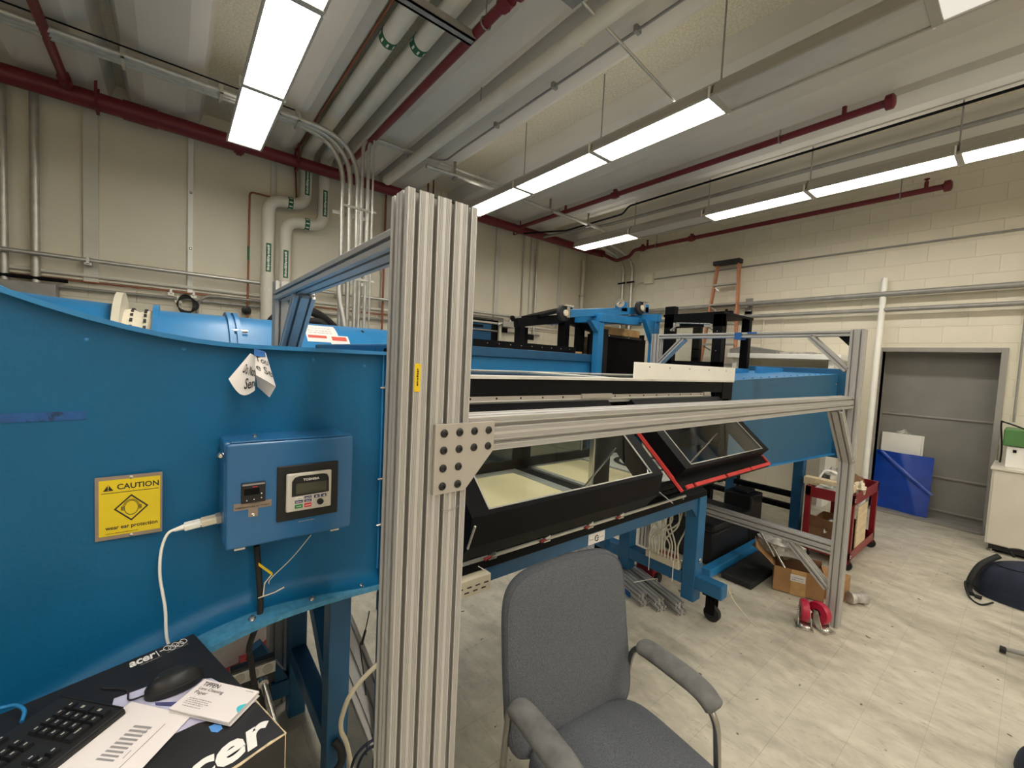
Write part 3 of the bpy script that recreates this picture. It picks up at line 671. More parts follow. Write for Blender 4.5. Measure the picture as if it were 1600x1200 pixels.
# yellow sticker and blue tape
sx = onY(652,590,FV)
st = put('yellow_sticker', MB().box(sx.x-.0065,sx.x+.0065,FV-.0012,FV,sx.z-.028,sx.z+.028), m_yellow, F); lab(st,'small yellow sticker on the tall near post')
put('sticker_text', dashes(lambda u,v: Vector((sx.x-.003+.006*v, FV-.0016, sx.z+.018-.036*u)), 8, 3), m_ink, F)
put('pencil_mark', MB().tube([(.447,FV-.0006,1.437),(.462,FV-.0006,1.433),(.492,FV-.0006,1.438)],.0007,5).tube([(.455,FV-.0006,1.428),(.467,FV-.0006,1.431),(.487,FV-.0006,1.433)],.0006,5), m_grayink, F)
lab(put('tape_band', MB().box(3.627,3.713,1.545,1.60,2.030,2.086).box(3.627,3.70,1.43,1.50,2.072,2.087), m_tape, F), 'blue masking tape around the far crossbar')
# ================================================================ CONTRACTION (big blue panel at left)
CV, CW = 1.45, 2.32             # near and far side of the test section
def tt(x): return max(0., .585-x)
def ctop(x):
    t = max(0., tt(x)-.40); return 1.766 + (.43*t*t if t < .8 else .43*.64+.688*(t-.8)*.6)
def lerp(tab, t):
    for (a, p), (b, q) in zip(tab[:-1], tab[1:]):
        if t <= b: w = max(0,(t-a)/(b-a)); w = w*w*(3-2*w) if False else w; return p+(q-p)*w
    return tab[-1][1]
def cbot(x): return lerp([(0,.955),(.1,.972),(.2,.988),(.3,1.000),(.385,1.003),(.5,.990),(.67,.952),(.87,.895),(1.1,.82),(1.5,.66),(2.3,.30)], tt(x))
def cnear(x): return CV - .075*tt(x)**2.0
def cfar(x): return 2.20 + .10*tt(x)**1.5
K = thing('wind_tunnel_contraction', 'large blue contraction of the wind tunnel carrying the caution sign', 'wind tunnel', (0,1.9,0))
XL = -1.7
def cove(x): return lerp([(0,.040),(.1,.062),(.2,.085),(.3,.105),(.385,.118),(.5,.130),(.8,.14),(3,.14)], tt(x))
def side(u, v):
    x = XL+(.585-XL)*u; w = cove(x); r = min(w,.055); z0 = cbot(x)-.012
    if v < .06: return (x, cnear(x)-w, z0-.016*(1-v/.06))                # outer lip
    if v < .18: return (x, cnear(x)-w+(w-r)*(v-.06)/.12, z0+.004*(v-.06)/.12)   # flange
    if v < .40:                                                            # fillet up into the side
        a = (v-.18)/.22*PI/2; return (x, cnear(x)-r+r*math.sin(a), z0+.004+r*(1-math.cos(a)))
    return (x, cnear(x), z0+.004+r+(ctop(x)-z0-.004-r)*(v-.40)/.60)
put('side_skin', MB().grid(lambda u,v: side(u,.18+.82*v), 44, 44, .006), m_blue, K, smooth=50)
put('bottom_flange', MB().grid(lambda u,v: side(u,.18*v), 44, 6, .006), m_paleledge, K, smooth=50)
put('top_flange', MB().grid(lambda u,v: (XL+(.585-XL)*u, cnear(XL+(.585-XL)*u)-.034+.09*v, ctop(XL+(.585-XL)*u)+.006), 34, 1, .012), m_blue2, K, smooth=60)
put('far_side_skin', MB().grid(lambda u,v: (XL+(.585-XL)*u, cfar(XL+(.585-XL)*u), cbot(XL+(.585-XL)*u)+(ctop(XL+(.585-XL)*u)-.012-cbot(XL+(.585-XL)*u))*v), 20, 6, .006), m_blue, K, smooth=60)
put('roof_skin', MB().grid(lambda u,v: (XL+(.585-XL)*u, cnear(XL+(.585-XL)*u)+.01+(cfar(XL+(.585-XL)*u)-cnear(XL+(.585-XL)*u)-.02)*v, ctop(XL+(.585-XL)*u)-.012), 20, 4, .006), m_blue2, K, smooth=60)
put('floor_skin', MB().grid(lambda u,v: (XL+(.585-XL)*u, cnear(XL+(.585-XL)*u)+.01+(cfar(XL+(.585-XL)*u)-cnear(XL+(.585-XL)*u)-.02)*v, cbot(XL+(.585-XL)*u)+.012), 20, 4, .006), m_blue, K, smooth=60)
put('end_flange', MB().box(.582,.60,CV-.055,CV+.01,.94,1.79).box(.582,.60,CV-.055,CW+.06,1.765,1.80).box(.582,.60,CW-.01,CW+.06,.94,1.79).box(.582,.60,CV-.055,CW+.06,.90,.955), m_blue, K, bevel=.006)
put('weld_bead', MB().tube([(.580,CV-.004,.99+.78*k/20) for k in range(21)], .004, 6), m_blue2, K, smooth=60)
for px, py in ((582,606),(582,750),(582,822)): 
    p = onY(px,py,CV-.03); put('bolt', MB().cyl((.582,p.y,p.z),(.560,p.y,p.z),.004,8).cyl((.575,p.y,p.z),(.582,p.y,p.z),.008,6), m_steel, K)
for px, py in ((138,531),(287,545),(490,562),(571,572)):
    p = onY(px,py,CV-.012); put('rivet', MB().lathe((p.x,cnear(p.x)+.002,p.z),(0,-1,0),[(.006,0),(.005,.003),(.001,.004)],10), m_blue2, K, smooth=60)
for px, py in ((391,948),(486,929),(568,897)):
    p = onY(px,py,CV-.06); put('bolt', MB().lathe((p.x,cnear(p.x)-cove(p.x)*.72,cbot(p.x)-.010),(0,-.25,1),[(.010,0),(.010,.003),(.006,.0035),(.006,.010),(.003,.011)],12), m_steel, K, smooth=30)
# support stand under the contraction
def leg(x, y, z1, m, parent, w=.075, z0=.0, name='leg'): return put(name, MB().box(x-w/2,x+w/2,y-w/2,y+w/2,z0,z1), m, parent, bevel=.005)
leg(.475,1.545,.99,m_bluedk,K); leg(.475,2.16,.99,m_bluedk,K); leg(-1.2,1.545,.80,m_bluedk,K); leg(-1.2,2.16,.80,m_bluedk,K)
put('stretcher', MB().box(-1.2,.44,2.125,2.195,.12,.20), m_bluedk, K, bevel=.004); put('stretcher', MB().box(.44,.51,1.58,2.125,.28,.35), m_bluedk, K, bevel=.004)
put('brace', MB().beam((.475,1.57,.52),(.475,2.13,1.0),.06,.06,X).beam((.30,2.16,.40),(.475,2.16,.08),.05,.05,Y), m_bluedk, K)
put('top_bearer', MB().box(-.1,.56,1.50,1.57,cbot(.5)-.09,cbot(.5)-.04), m_bluedk, K)
# old strip of blue tape on the panel
p0, p1 = onY(0,646,1.40), onY(136,650,1.43)
lab(put('blue_tape_strip', MB().grid(lambda u,v: (p0.x-.12+(p1.x-p0.x+.12)*u, cnear(p0.x-.12+(p1.x-p0.x+.12)*u)-.0012, p0.z-.020+.020*v), 10, 1, -.0008), m_tapedk, K), 'old darker blue tape strip stuck to the panel')
# caution sign
q = [onY(150,743,CV-.012), onY(253,731,CV-.004), onY(255,823,CV-.004), onY(152,838,CV-.012)]
xs0, xs1, zs0, zs1 = (q[0].x+q[3].x)/2, (q[1].x+q[2].x)/2, (q[2].z+q[3].z)/2, (q[0].z+q[1].z)/2
sw, sh = xs1-xs0, zs1-zs0
ys = min(cnear(xs0), cnear(xs1))-.004
SG = thing('caution_sign', 'yellow caution sign about ear protection on the blue panel', 'sign', (xs0,ys,zs0))
so, sex, sez = Vector((xs0,ys,zs0)), X*sw, Z*sh
def sgn(u, v, off=0.): return so + sex*u + sez*v + Vector((0,-off,0))
put('plate', MB().box(xs0,xs1,ys-.001,ys+.0015,zs0,zs1), m_signb, SG)
put('yellow_face', MB().quad(sgn(.055,.06,.0016),sgn(.965,.06,.0016),sgn(.965,.945,.0016),sgn(.055,.945,.0016)), m_sign, SG)
sq = lambda x0,x1,y0,y1: (lambda u,v: sgn(x0+(x1-x0)*u, y0+(y1-y0)*v, .0022))
put('lettering', text_mb('CAUTION', sq(.315,.945,.785,.875), .022), m_ink, SG)
put('lettering', text_mb('wear ear protection', sq(.145,.925,.135,.215), .018, .0), m_ink, SG)
put('lettering', dashes(sq(.145,.63,.085,.105), 26, 5), m_ink, SG)
put('rule', MB().quad(sgn(.09,.735,.002),sgn(.945,.735,.002),sgn(.945,.745,.002),sgn(.09,.745,.002)), m_ink, SG)
tri = MB().add([sgn(.115,.775,.002),sgn(.265,.775,.002),sgn(.19,.875,.002)],[(0,1,2)])
put('warning_triangle', tri, m_ink, SG)
put('exclamation_mark', MB().add([sgn(.181,.865,.0026),sgn(.186,.812,.0026),sgn(.194,.812,.0026),sgn(.199,.865,.0026)][::-1],[(3,2,1,0)]).quad(sgn(.183,.785,.0026),sgn(.197,.785,.0026),sgn(.197,.80,.0026),sgn(.183,.80,.0026)), m_sign, SG)
c_ = (.525,.475)
def ring(mb, cx, cy, pts0, pts1, off):
    n = len(pts0); o = [sgn(cx+a,cy+b,off) for a,b in pts0]+[sgn(cx+a,cy+b,off) for a,b in pts1]
    mb.add(o, [(i,(i+1) % n,n+(i+1) % n,n+i) for i in range(n)]); return mb
d0 = [(-.26,0),(0,-.215),(.26,0),(0,.215)]; d1 = [(a*.86,b*.86) for a,b in d0]
put('diamond', ring(MB(), *c_, d0, d1, .0022), m_ink, SG)
ci = lambda r: [(r*math.cos(k*PI/14), r*1.12*math.sin(k*PI/14)) for k in range(28)]
put('head_symbol', ring(MB(), *c_, ci(.108), ci(.098), .0022), m_ink, SG)
em = MB()
for s_ in (-1,1):
    for k in range(3):
        x = c_[0]+s_*(.118+.016*k); em.quad(sgn(x-.005,c_[1]-.042+.006*k,.0022),sgn(x+.005,c_[1]-.042+.006*k,.0022),sgn(x+.005,c_[1]+.042-.006*k,.0022),sgn(x-.005,c_[1]+.042-.006*k,.0022))
arc = [(.118*math.cos(a),.128*math.sin(a)) for a in [PI*k/14 for k in range(15)]]; arc2 = [(x*1.07,y*1.07) for x,y in arc]
em.add([sgn(c_[0]+a,c_[1]+b,.0022) for a,b in arc]+[sgn(c_[0]+a,c_[1]+b,.0022) for a,b in arc2], [(i,i+1,16+i,15+i) for i in range(14)])
put('earmuff_symbol', em, m_ink, SG)
for v in (.965,.03): put('screw', MB().lathe(sgn(.525,v,.001),(0,-1,0),[(.0045,0),(.0042,.0018),(.001,.003)],10), m_steel, SG, smooth=40)
# paper note hanging from the top edge
def flap(A, B, C_, D, bulge, n=8):
    A, B, C_, D = map(Vector, (A,B,C_,D))      # A top-left, B top-right, C bottom-right, D bottom-left
    def fn(u, v):
        p = (A*(1-u)+B*u)*v + (D*(1-u)+C_*u)*(1-v); return p + Vector((0,-1,0))*bulge*math.sin(PI*u)*(1-v*.6)
    return fn
yn = 1.36
NP = thing('paper_note', 'white printed paper note taped to the top edge of the blue panel', 'note', onY(400,560,1.38))
lf = flap(onY(391,552,1.395), onY(399,556,1.36), onY(398,610,1.335), onY(357,592,1.385), -.006)
def lf2(u, v):
    p = lf(u, v); return p
def leftflap(u, v):
    # pentagon-like left flap with its pointed lower tip
    p = lf(u, v)
    if v < .5: p = p + Vector((0,0,-.028))*(1-v*2)*math.sin(PI*min(1,max(0,u)))
    return p
put('left_flap', MB().grid(leftflap, 10, 10, .0006), m_paper, NP, smooth=60)
rf = flap(onY(397,548,1.375), onY(415,551,1.385), onY(431,604,1.375), onY(400,586,1.345), .012)
put('right_flap', MB().grid(rf, 10, 10, .0006), m_paper, NP, smooth=60)
rc = flap(onY(400,586,1.345), onY(431,604,1.375), onY(421,621,1.395), onY(402,604,1.395), -.002)
put('curled_corner', MB().grid(rc, 8, 6, .0006), m_paper, NP, smooth=60)
def on_flap(fn, u0, u1, v0, v1, off): 
    def g(a, b):
        p = fn(u0+(u1-u0)*a, v0+(v1-v0)*b); return p + Vector((-.15,-1,.1))*off
    return g
put('note_text', text_mb('Do Not', on_flap(leftflap,.30,1.0,.40,.64,.0035), .012), m_ink, NP)
put('note_text', text_mb('Sen', on_flap(leftflap,.55,1.0,.12,.34,.0035), .012), m_ink, NP)
put('note_text', text_mb('Tou', on_flap(rf,.04,.92,.60,.80,.0012), .008), m_ink, NP)
put('note_text', text_mb('e Se', on_flap(rf,.04,.98,.26,.50,.0012), .008), m_ink, NP)
tp = flap(onY(397,545,1.372), onY(414,549,1.380), onY(415,558,1.374), onY(397,556,1.362), 0)
lab(put('tape_tab', MB().grid(lambda u,v: tp(u,v)+Vector((0,-.0015,0)), 2, 2, .0006), m_tape, NP), 'blue tape tab holding the note')
# control enclosure with the drive keypad
BV = 1.30
bx0, bx1 = onY(353,770,BV).x, onY(550,760,BV).x
bz1 = (onY(353,693,BV).z+onY(550,683,BV).z)/2; bz0 = (onY(357,860,BV).z+onY(548,824,BV).z)/2
E_ = thing('control_box', 'blue steel control box with drive keypad on the wind tunnel side', 'control box', (bx0,CV-.02,bz0))
put('body', MB().box(bx0-.004,bx1-.006,BV+.022,CV+.0,bz0+.006,bz1+.002), m_bluebox, E_, bevel=.006)
put('lid', MB().box(bx0,bx1,BV,BV+.017,bz0,bz1), m_bluebox, E_, bevel=.006, segs=3)
put('drip_lip', MB().box(bx0+.01,bx1-.005,BV+.005,BV+.03,bz1+.001,bz1+.005), m_bluebox, E_, bevel=.001)
for x, z in ((bx0-.012,bz1-.03),): put('lid_screw', MB().lathe((x,BV+.02,z),(0,-1,0),[(.007,0),(.007,.012),(.004,.016)],12).cyl((x,BV+.03,z),(x+.02,BV+.03,z),.004,6), m_steel, E_, smooth=40)
put('lid_screw', MB().lathe((bx0+.075,BV+.09,bz1+.002),(0,0,1),[(.006,0),(.006,.004),(.003,.006)],10), m_steel, E_, smooth=40)
put('lid_clip', MB().box(bx0+.02,bx0+.045,BV+.003,BV+.01,bz0-.004,bz0+.001).box(bx1-.06,bx1-.035,BV+.003,BV+.01,bz0-.004,bz0+.001), m_steel, E_)
P_ = lambda px, py, y: onY(px,py,y)
def onlid(px, py): p = onY(px,py,BV); return p.x, p.z
# black bezel and keypad
x0,z1 = onlid(433,728); x1,z0 = onlid(526,806)
kx0, kx1, kz0, kz1 = x0, x1, (onlid(433,815)[1]+onlid(526,800)[1])/2, (onlid(433,729)[1]+onlid(526,719)[1])/2
put('keypad_bezel', MB().box(kx0,kx1,BV-.006,BV,kz0,kz1), m_blackplas, E_, bevel=.003)
fx0, fx1 = onlid(446,760)[0], onlid(515.5,760)[0]; fz0 = (onlid(446,800)[1]+onlid(515,787)[1])/2; fz1 = (onlid(446,740)[1]+onlid(515,732)[1])/2
kp = put('keypad', MB().box(fx0,fx1,BV-.016,BV-.005,fz0,fz1), m_keypad, E_, bevel=.004, segs=3)
KW, KH = fx1-fx0, fz1-fz0
kf = lambda u, v, off=.0: Vector((fx0+KW*u, BV-.0162-off, fz0+KH*v))
kq = lambda a,b,c,d,off: (lambda u,v: kf(a+(b-a)*u, c+(d-c)*v, off))
arch = [(.11,.40),(.11,.80),(.17,.90),(.26,.93),(.80,.93),(.89,.90),(.93,.80),(.94,.42)]
put('display_surround', MB().add([kf(a,b,.0006) for a,b in arch],[tuple(range(len(arch)))]), m_blackplas, kp)
put('lcd', MB().quad(kf(.20,.455,.0012),kf(.88,.455,.0012),kf(.88,.735,.0012),kf(.20,.735,.0012)), m_lcd, kp)
put('maker_name', text_mb('TOSHIBA', kq(.35,.71,.79,.855,.0012), .03), m_logo, kp)
put('button_panel', MB().quad(kf(.11,.06,.0004),kf(.93,.06,.0004),kf(.93,.40,.0004),kf(.11,.40,.0004)), m_keypad, kp)
for (a,b,c,d,m) in [(.18,.35,.31,.37,m_logo),(.18,.35,.22,.29,m_keyblue),(.18,.35,.085,.185,m_keygreen),(.385,.545,.315,.375,m_keyblue),(.385,.545,.225,.285,m_keyblue),(.385,.545,.085,.19,m_keyred),(.60,.725,.30,.375,m_keyblue),(.755,.88,.30,.375,m_keyblue)]:
    put('button', MB().box(fx0+KW*a,fx0+KW*b,BV-.0185,BV-.016,fz0+KH*c,fz0+KH*d), m, kp, bevel=.0008)
for (a,b,c,d,w) in [(.20,.33,.225+.01,.28,'ESC'),(.21,.32,.115,.155,'RUN'),(.40,.53,.328,.362,'MODE'),(.41,.52,.238,.272,'MON'),(.40,.53,.115,.16,'STOP'),(.19,.34,.325,.355,'LOC/REM')]:
    put('button_text', dashes(kq(a,b,c,d,.0026), 4, len(w)+int(a*100)), m_logo if w != 'LOC/REM' else m_keyblue, kp)
for a, s_ in ((.6625,1),(.8175,-1)): put('button_arrow', MB().add([kf(a-.03*s_,.315,.0027),kf(a+.04*s_,.338,.0027),kf(a-.03*s_,.362,.0027)] if s_ > 0 else [kf(a+.03,.362,.0027),kf(a-.04,.338,.0027),kf(a+.03,.315,.0027)],[(0,1,2)]), m_logo, kp)
put('dial', MB().lathe(kf(.735,.185,0),(0,-1,0),[(.0085,0),(.0085,.007),(.0065,.009),(.0001,.0085)],20), m_blackplas, kp, smooth=40)
# temperature controller and its engraved label
ax0, az1 = onlid(377,753); ax1, az0 = onlid(414,780)
tz0, tz1 = (onlid(377,786)[1]+onlid(414,782)[1])/2, (onlid(377,756)[1]+onlid(414,750)[1])/2
tcn = put('temperature_controller', MB().box(ax0,ax1,BV-.008,BV,tz0,tz1), m_blackplas, E_, bevel=.0015)
tf = lambda u, v, off=0.: Vector((ax0+(ax1-ax0)*u, BV-.0082-off, tz0+(tz1-tz0)*v))
put('display', MB().quad(tf(.1,.40,.0003),tf(.74,.40,.0003),tf(.74,.72,.0003),tf(.1,.72,.0003)), m_black, tcn)
put('maker_strip', MB().quad(tf(.03,.88,.0003),tf(.97,.88,.0003),tf(.97,.96,.0003),tf(.03,.96,.0003)), m_grayink, tcn)
put('red_mark', dashes(lambda u,v: tf(.45+.2*u,.76+.08*v,.0006), 4, 2), m_keyred, tcn)
for u, v in ((.22,.14),(.52,.16),(.83,.20),(.83,.42)): put('button', MB().lathe(tf(u,v),(0,-1,0),[(.0016,0),(.0014,.0008),(.0003,.0011)],8), m_white, tcn)
lx0, lx1 = onlid(365,795)[0], onlid(424,785)[0]; lz1 = (onlid(365,788)[1]+onlid(424,780)[1])/2; lz0 = (onlid(365,799)[1]+onlid(424,790)[1])/2
mx0, mx1 = onlid(388,800)[0], onlid(403,800)[0]; lzb = onlid(396,807)[1]
put('engraved_label', MB().prism([(lx0,BV-.0012,lz0),(mx0,BV-.0012,lz0),(mx0,BV-.0012,lzb),(mx1,BV-.0012,lzb),(mx1,BV-.0012,lz0),(lx1,BV-.0012,lz0),(lx1,BV-.0012,lz1),(lx0,BV-.0012,lz1)],(0,.0012,0)), m_signb, E_)
put('label_text', text_mb('TEMPERATURE SET POINT', lambda u,v: Vector((lx0+.003+(lx1-lx0-.006)*u,BV-.0016,lz0+.004+.0045*v)), .01), m_ink, E_)
put('toggle_switch', MB().lathe(((mx0+mx1)/2,BV-.001,lzb+.006),(0,-1,0),[(.0055,0),(.005,.003),(.003,.004),(.003,.012),(.001,.013)],12), m_steel, E_, smooth=40)
mm = onlid(479,813)
put('label_text', dashes(lambda u,v: Vector((mm[0]-.022+.044*u,BV-.0008,mm[1]-.002+.005*v)), 14, 9), m_grayink, E_)
# serial plug and cable
SC = thing('serial_cable', 'cream serial plug and cable leaving the left side of the blue control box', 'cable', (.06,1.38,1.36))
pc = onY(347,808,1.385); pc.x = bx0-.001; pd = Vector((-1,0.0,-.12)).normalized()
put('socket', MB().obox(pc+pd*.006,pd,Y,pd.cross(Y),.008,.018,.010), m_plate, SC, bevel=.001)
put('adapter', MB().obox(pc+pd*.030,pd,Y,pd.cross(Y),.018,.017,.009), m_ivory, SC, bevel=.003)
put('plug', MB().obox(pc+pd*.066,pd,Y,pd.cross(Y),.018,.015,.008), m_white, SC, bevel=.003)
put('thumb_screw', MB().cyl(pc+pd*.012+Y*-.013,pc+pd*.050+Y*-.013,.004,8).cyl(pc+pd*.012+Y*.013,pc+pd*.050+Y*.013,.004,8), m_steel, SC)
put('strain_relief', MB().tube([pc+pd*.082,pc+pd*.105+Z*-.002],[.0075,.0045],10), m_white, SC, smooth=60)
put('cord', MB().tube(bez([pc+pd*.10,pc+pd*.118+Z*-.008,onY(252,860,1.385),onY(250,900,1.38),onY(258,950,1.375),onY(262,1003,1.37),(.02,1.372,.90),(.02,1.39,.7)],6),.0036,8), m_white, SC, smooth=60)
# cables below the box
BC = thing('power_cable', 'thick black cable dropping from the blue control box to the floor', 'cable', (.17,1.38,0))
put('cord', MB().tube(bez([onY(401,853,1.38),onY(405,905,1.375),onY(407,950,1.37),onY(402,975,1.37),onY(396,990,1.40),onY(389,1015,1.46),onY(393,1040,1.50),(.27,1.70,.25),(.30,1.8,.01)],6),.0085,10), m_rubber, BC, smooth=60)
tie = onY(410,930,1.372)
put('cable_tie', MB().tube([tie+Vector((-.012,-.010,.0)),tie+Vector((.03,-.012,.005)),tie+Vector((.055,-.010,.012))],.0016,6).tube([tie+Vector((.0,-.010,.0)),tie+Vector((.004,-.010,.04)),onY(425,897,1.375)],.0016,6), m_ivory, BC)
put('thin_wire', MB().tube(bez([onY(486,836,1.33),onY(456,872,1.36),onY(424,903,1.37),onY(420,912,1.37)],5),.0013,6), m_ivory, BC)
put('tie_tag', MB().grid(lambda u,v: onY(404+22*u,884+16*u-5*v,1.365),3,1,.001), m_yellow, BC)
# ================================================================ TEST SECTION
Tn = thing('wind_tunnel_test_section', 'long black windowed test section of the wind tunnel on blue legs', 'wind tunnel', (1.9,1.9,0))
TX0, TX1 = .61, 3.315
put('base_beam', MB().box(TX0,3.0,CV,CV+.075,.785,.858), m_bluedk, Tn, bevel=.005)
put('base_beam', MB().box(TX0,3.0,CW-.075,CW,.785,.858), m_bluedk, Tn, bevel=.005)
put('sill_plate', MB().prism([(TX0,CV-.012,.858),(TX0,CV-.012,.893),(TX0,CV+.06,.935),(TX0,CV+.06,.858)],(3.02-TX0,0,0)), m_black, Tn, bevel=.002)
put('sill_strip', MB().beam((TX0,CV-.008,.905),(2.72,CV-.008,.905),.012,.012), m_galv, Tn)
put('inner_sill', MB().box(TX0,TX1,CV+.02,CV+.075,.935,1.0), m_black, Tn); put('inner_sill_trim', MB().box(TX0,TX1,CV+.02,CV+.032,.958,.966), m_galv, Tn)
# interior floor
fl = put('tunnel_floor', MB().box(TX0,TX1,CV+.06,CW-.02,.96,.985), m_black, Tn)
put('floor_board', MB().box(1.0,1.82,1.60,2.20,.985,1.0), m_cream, Tn, bevel=.003); put('floor_board', MB().box(2.07,2.56,1.60,2.25,.985,1.0), m_cream, Tn, bevel=.003)
put('board_frame', MB().box(.96,1.90,1.545,1.597,.985,.999).box(.96,1.90,2.203,2.28,.985,.999).box(1.823,1.90,1.597,2.203,.985,.999).box(2.03,2.068,1.545,2.29,.985,.999).box(2.03,2.60,1.545,1.597,.985,.999).box(2.03,2.60,2.253,2.29,.985,.999), m_galv, Tn)
put('turntable_panel', MB().box(2.61,3.28,1.50,2.29,.985,.999), m_whitedirty, Tn, bevel=.002)
def disc(r0, r1, z, c=(2.95,1.92), n=40): return MB().add([(c[0]+r*math.cos(k*2*PI/n),c[1]+r*math.sin(k*2*PI/n),z) for r in (r0,r1) for k in range(n)], [(k,n+k,n+(k+1) % n,(k+1) % n) for k in range(n)])
put('turntable_ring', disc(.20,.245,1.0005), m_black, Tn); put('turntable_ring', disc(.02,.13,1.0005), m_grayink, Tn)
# far wall: glass panes in a black frame
put('far_wall_frame', MB().box(TX0,TX1,CW-.03,CW,.96,1.06).box(TX0,TX1,CW-.03,CW,1.56,1.68).box(TX0,TX0+.12,CW-.03,CW,1.0,1.6).box(1.90,2.05,CW-.03,CW,1.0,1.6).box(TX1-.14,TX1,CW-.03,CW,1.0,1.6), m_black, Tn)
for a, b in ((TX0+.12,1.90),(2.05,TX1-.14)):
    put('far_pane', MB().box(a,b,CW-.02,CW-.012,1.06,1.56), m_glassdk, Tn)
    put('pane_joint', MB().box((a+b)/2-.006,(a+b)/2+.006,CW-.026,CW-.01,1.06,1.56), m_galv, Tn)
put('end_frame', MB().box(TX0,TX0+.04,CV,CW,.93,1.0).box(TX0,TX0+.04,CV,CV+.06,.93,1.68).box(TX0,TX0+.04,CW-.06,CW,.93,1.68), m_black, Tn)
put('end_frame', MB().box(TX1-.04,TX1,CV,CV+.05,.93,1.68).box(TX1-.04,TX1,CW-.05,CW,.93,1.68).box(TX1-.04,TX1,CV,CW,.93,.985), m_black, Tn)
# roof
put('roof_plate', MB().box(TX0,TX1,CV-.012,CV+.085,1.682,1.694).box(TX0,TX1,CW-.085,CW+.01,1.682,1.694).box(TX0,TX0+.14,CV+.085,CW-.085,1.682,1.694).box(1.90,2.05,CV+.085,CW-.085,1.682,1.694).box(TX1-.14,TX1,CV+.085,CW-.085,1.682,1.694), m_whitedirty, Tn)
for a, b in ((TX0+.14,1.90),(2.05,TX1-.14)): put('roof_pane', MB().box(a,b,CV+.085,CW-.085,1.684,1.692), m_glass, Tn)
put('roof_beam', MB().box(TX0,TX1,CV,CV+.07,1.606,1.682), m_black, Tn, bevel=.004); put('roof_beam', MB().box(TX0,TX1,CW-.07,CW,1.606,1.682), m_black, Tn)
put('end_block', MB().box(TX1-.16,TX1,CV-.004,CV+.05,1.555,1.682), m_black, Tn, bevel=.003)
up = put('upright_strip', MB().box(2.06,3.33,CV-.008,CV+.006,1.690,1.790), m_white, Tn, bevel=.003); lab(up,'white upright strip with five small holes')
for x in (2.20,2.42,2.66,2.92,3.18): put('hole', MB().lathe((x,CV-.0085,1.765),(0,-1,0),[(.005,0),(.0045,.0006)],10), m_ink, Tn)
# hinge strip
put('hinge_leaf', MB().box(TX0,2.98,CV-.003,CV+.02,1.588,1.606), m_plate, Tn); put('hinge_pin', MB().cyl((TX0,CV-.004,1.584),(2.98,CV-.004,1.584),.005,8), m_galv, Tn, smooth=60)
put('hinge_leaf', MB().box(TX0,2.98,CV-.006,CV+.0,1.565,1.580), m_graysteel, Tn)
k = 0
x = .68
while x < 2.95:
    put('hinge_screw', MB().lathe((x,CV-.003,1.597),(0,-1,0),[(.0048,0),(.004,.002),(.001,.003)],8), m_black, Tn); x += .135
put('hinge_catch', MB().box(1.62,1.86,CV-.014,CV,1.588,1.612), m_plate, Tn, bevel=.002); put('hinge_catch', MB().box(2.87,2.96,CV-.014,CV,1.588,1.612), m_plate, Tn, bevel=.002)
# two hinged window doors, both propped open
ANG = math.radians(48); D_ = Vector((0,-math.sin(ANG),-math.cos(ANG))); NI = Vector((0,math.cos(ANG),-math.sin(ANG)))   # down the slope, inward
HG = Vector((0,CV-.02,1.578))
def door(name, label, x0, x1, Ls, fw, seal, lip):
    """tilted door: x0..x1 along the tunnel, Ls long down the slope"""
    P = lambda x, s, n=0.: HG + X*x + D_*s + NI*n
    bar = lambda xa, xb, sa, sb, na, nb: MB().hexa([P(xa,sa,na),P(xb,sa,na),P(xb,sb,na),P(xa,sb,na),P(xa,sa,nb),P(xb,sa,nb),P(xb,sb,nb),P(xa,sb,nb)][::1])
    f = put(name, bar(x0,x1,.0,.055,0,.03), m_black, Tn); lab(f, label)
    put('door_stile', bar(x0,x0+fw,.055,Ls-fw*.22,0,.10), m_black, f); put('door_stile', bar(x1-fw,x1,.055,Ls-fw*.22,0,.10), m_black, f)
    put('door_bottom', bar(x0,x1,Ls-fw*.22,Ls,0,.10), m_black, f)
    put('pane', bar(x0+fw,x1-fw,.055,Ls-fw*.22,.004,.010), m_glass, f)
    put('pane_edge', bar(x0+fw,x0+fw+.005,.055,Ls-fw*.22,-.001,.004).add([],[]), m_galv, f)
    put('pane_edge', bar(x1-fw-.005,x1-fw,.055,Ls-fw*.22,-.001,.004), m_galv, f)
    put('pane_edge', bar(x0+fw,x1-fw,Ls-fw*.22-.005,Ls-fw*.22,-.001,.004), m_galv, f)
    return f, P, bar
f1, P1_, bar1 = door('window_door', 'nearer tilted black window door', .735, 1.815, .472, .072, None, .09)
put('door_lip', MB().hexa([P1_(.735,.472,.0),P1_(1.815,.472,.0),P1_(1.815,.472,.10),P1_(.735,.472,.10)]+[p+Vector((0,.016,-.105)) for p in (P1_(.735,.472,.0),P1_(1.815,.472,.0),P1_(1.815,.472,.1),P1_(.735,.472,.1))]), m_black, f1)
put('weld_bead', MB().tube([P1_(.735,.499,.003),P1_(.735,.472,.003)+Vector((0,.016,-.103))],.004,6), m_galv, f1)
put('screw', MB().lathe(P1_(.734,.40,.07),(-1,0,0),[(.006,0),(.005,.003)],8), m_rubber, f1)
put('end_triangle', MB().prism([P1_(1.815,.45,.10),P1_(1.815,.472,.1),P1_(1.815,.60,.055)],(.006,0,0)), m_graysteel, f1)
f2, P2_, bar2 = door('window_door', 'farther tilted black window door edged with red seal', 2.02, 3.07, .474, .072, True, .09)
put('door_lip', bar2(2.005,3.10,.474,.548,.075,.10), m_black, f2)
put('door_flange', bar2(2.0,2.02,.02,.548,.09,.10), m_black, f2)
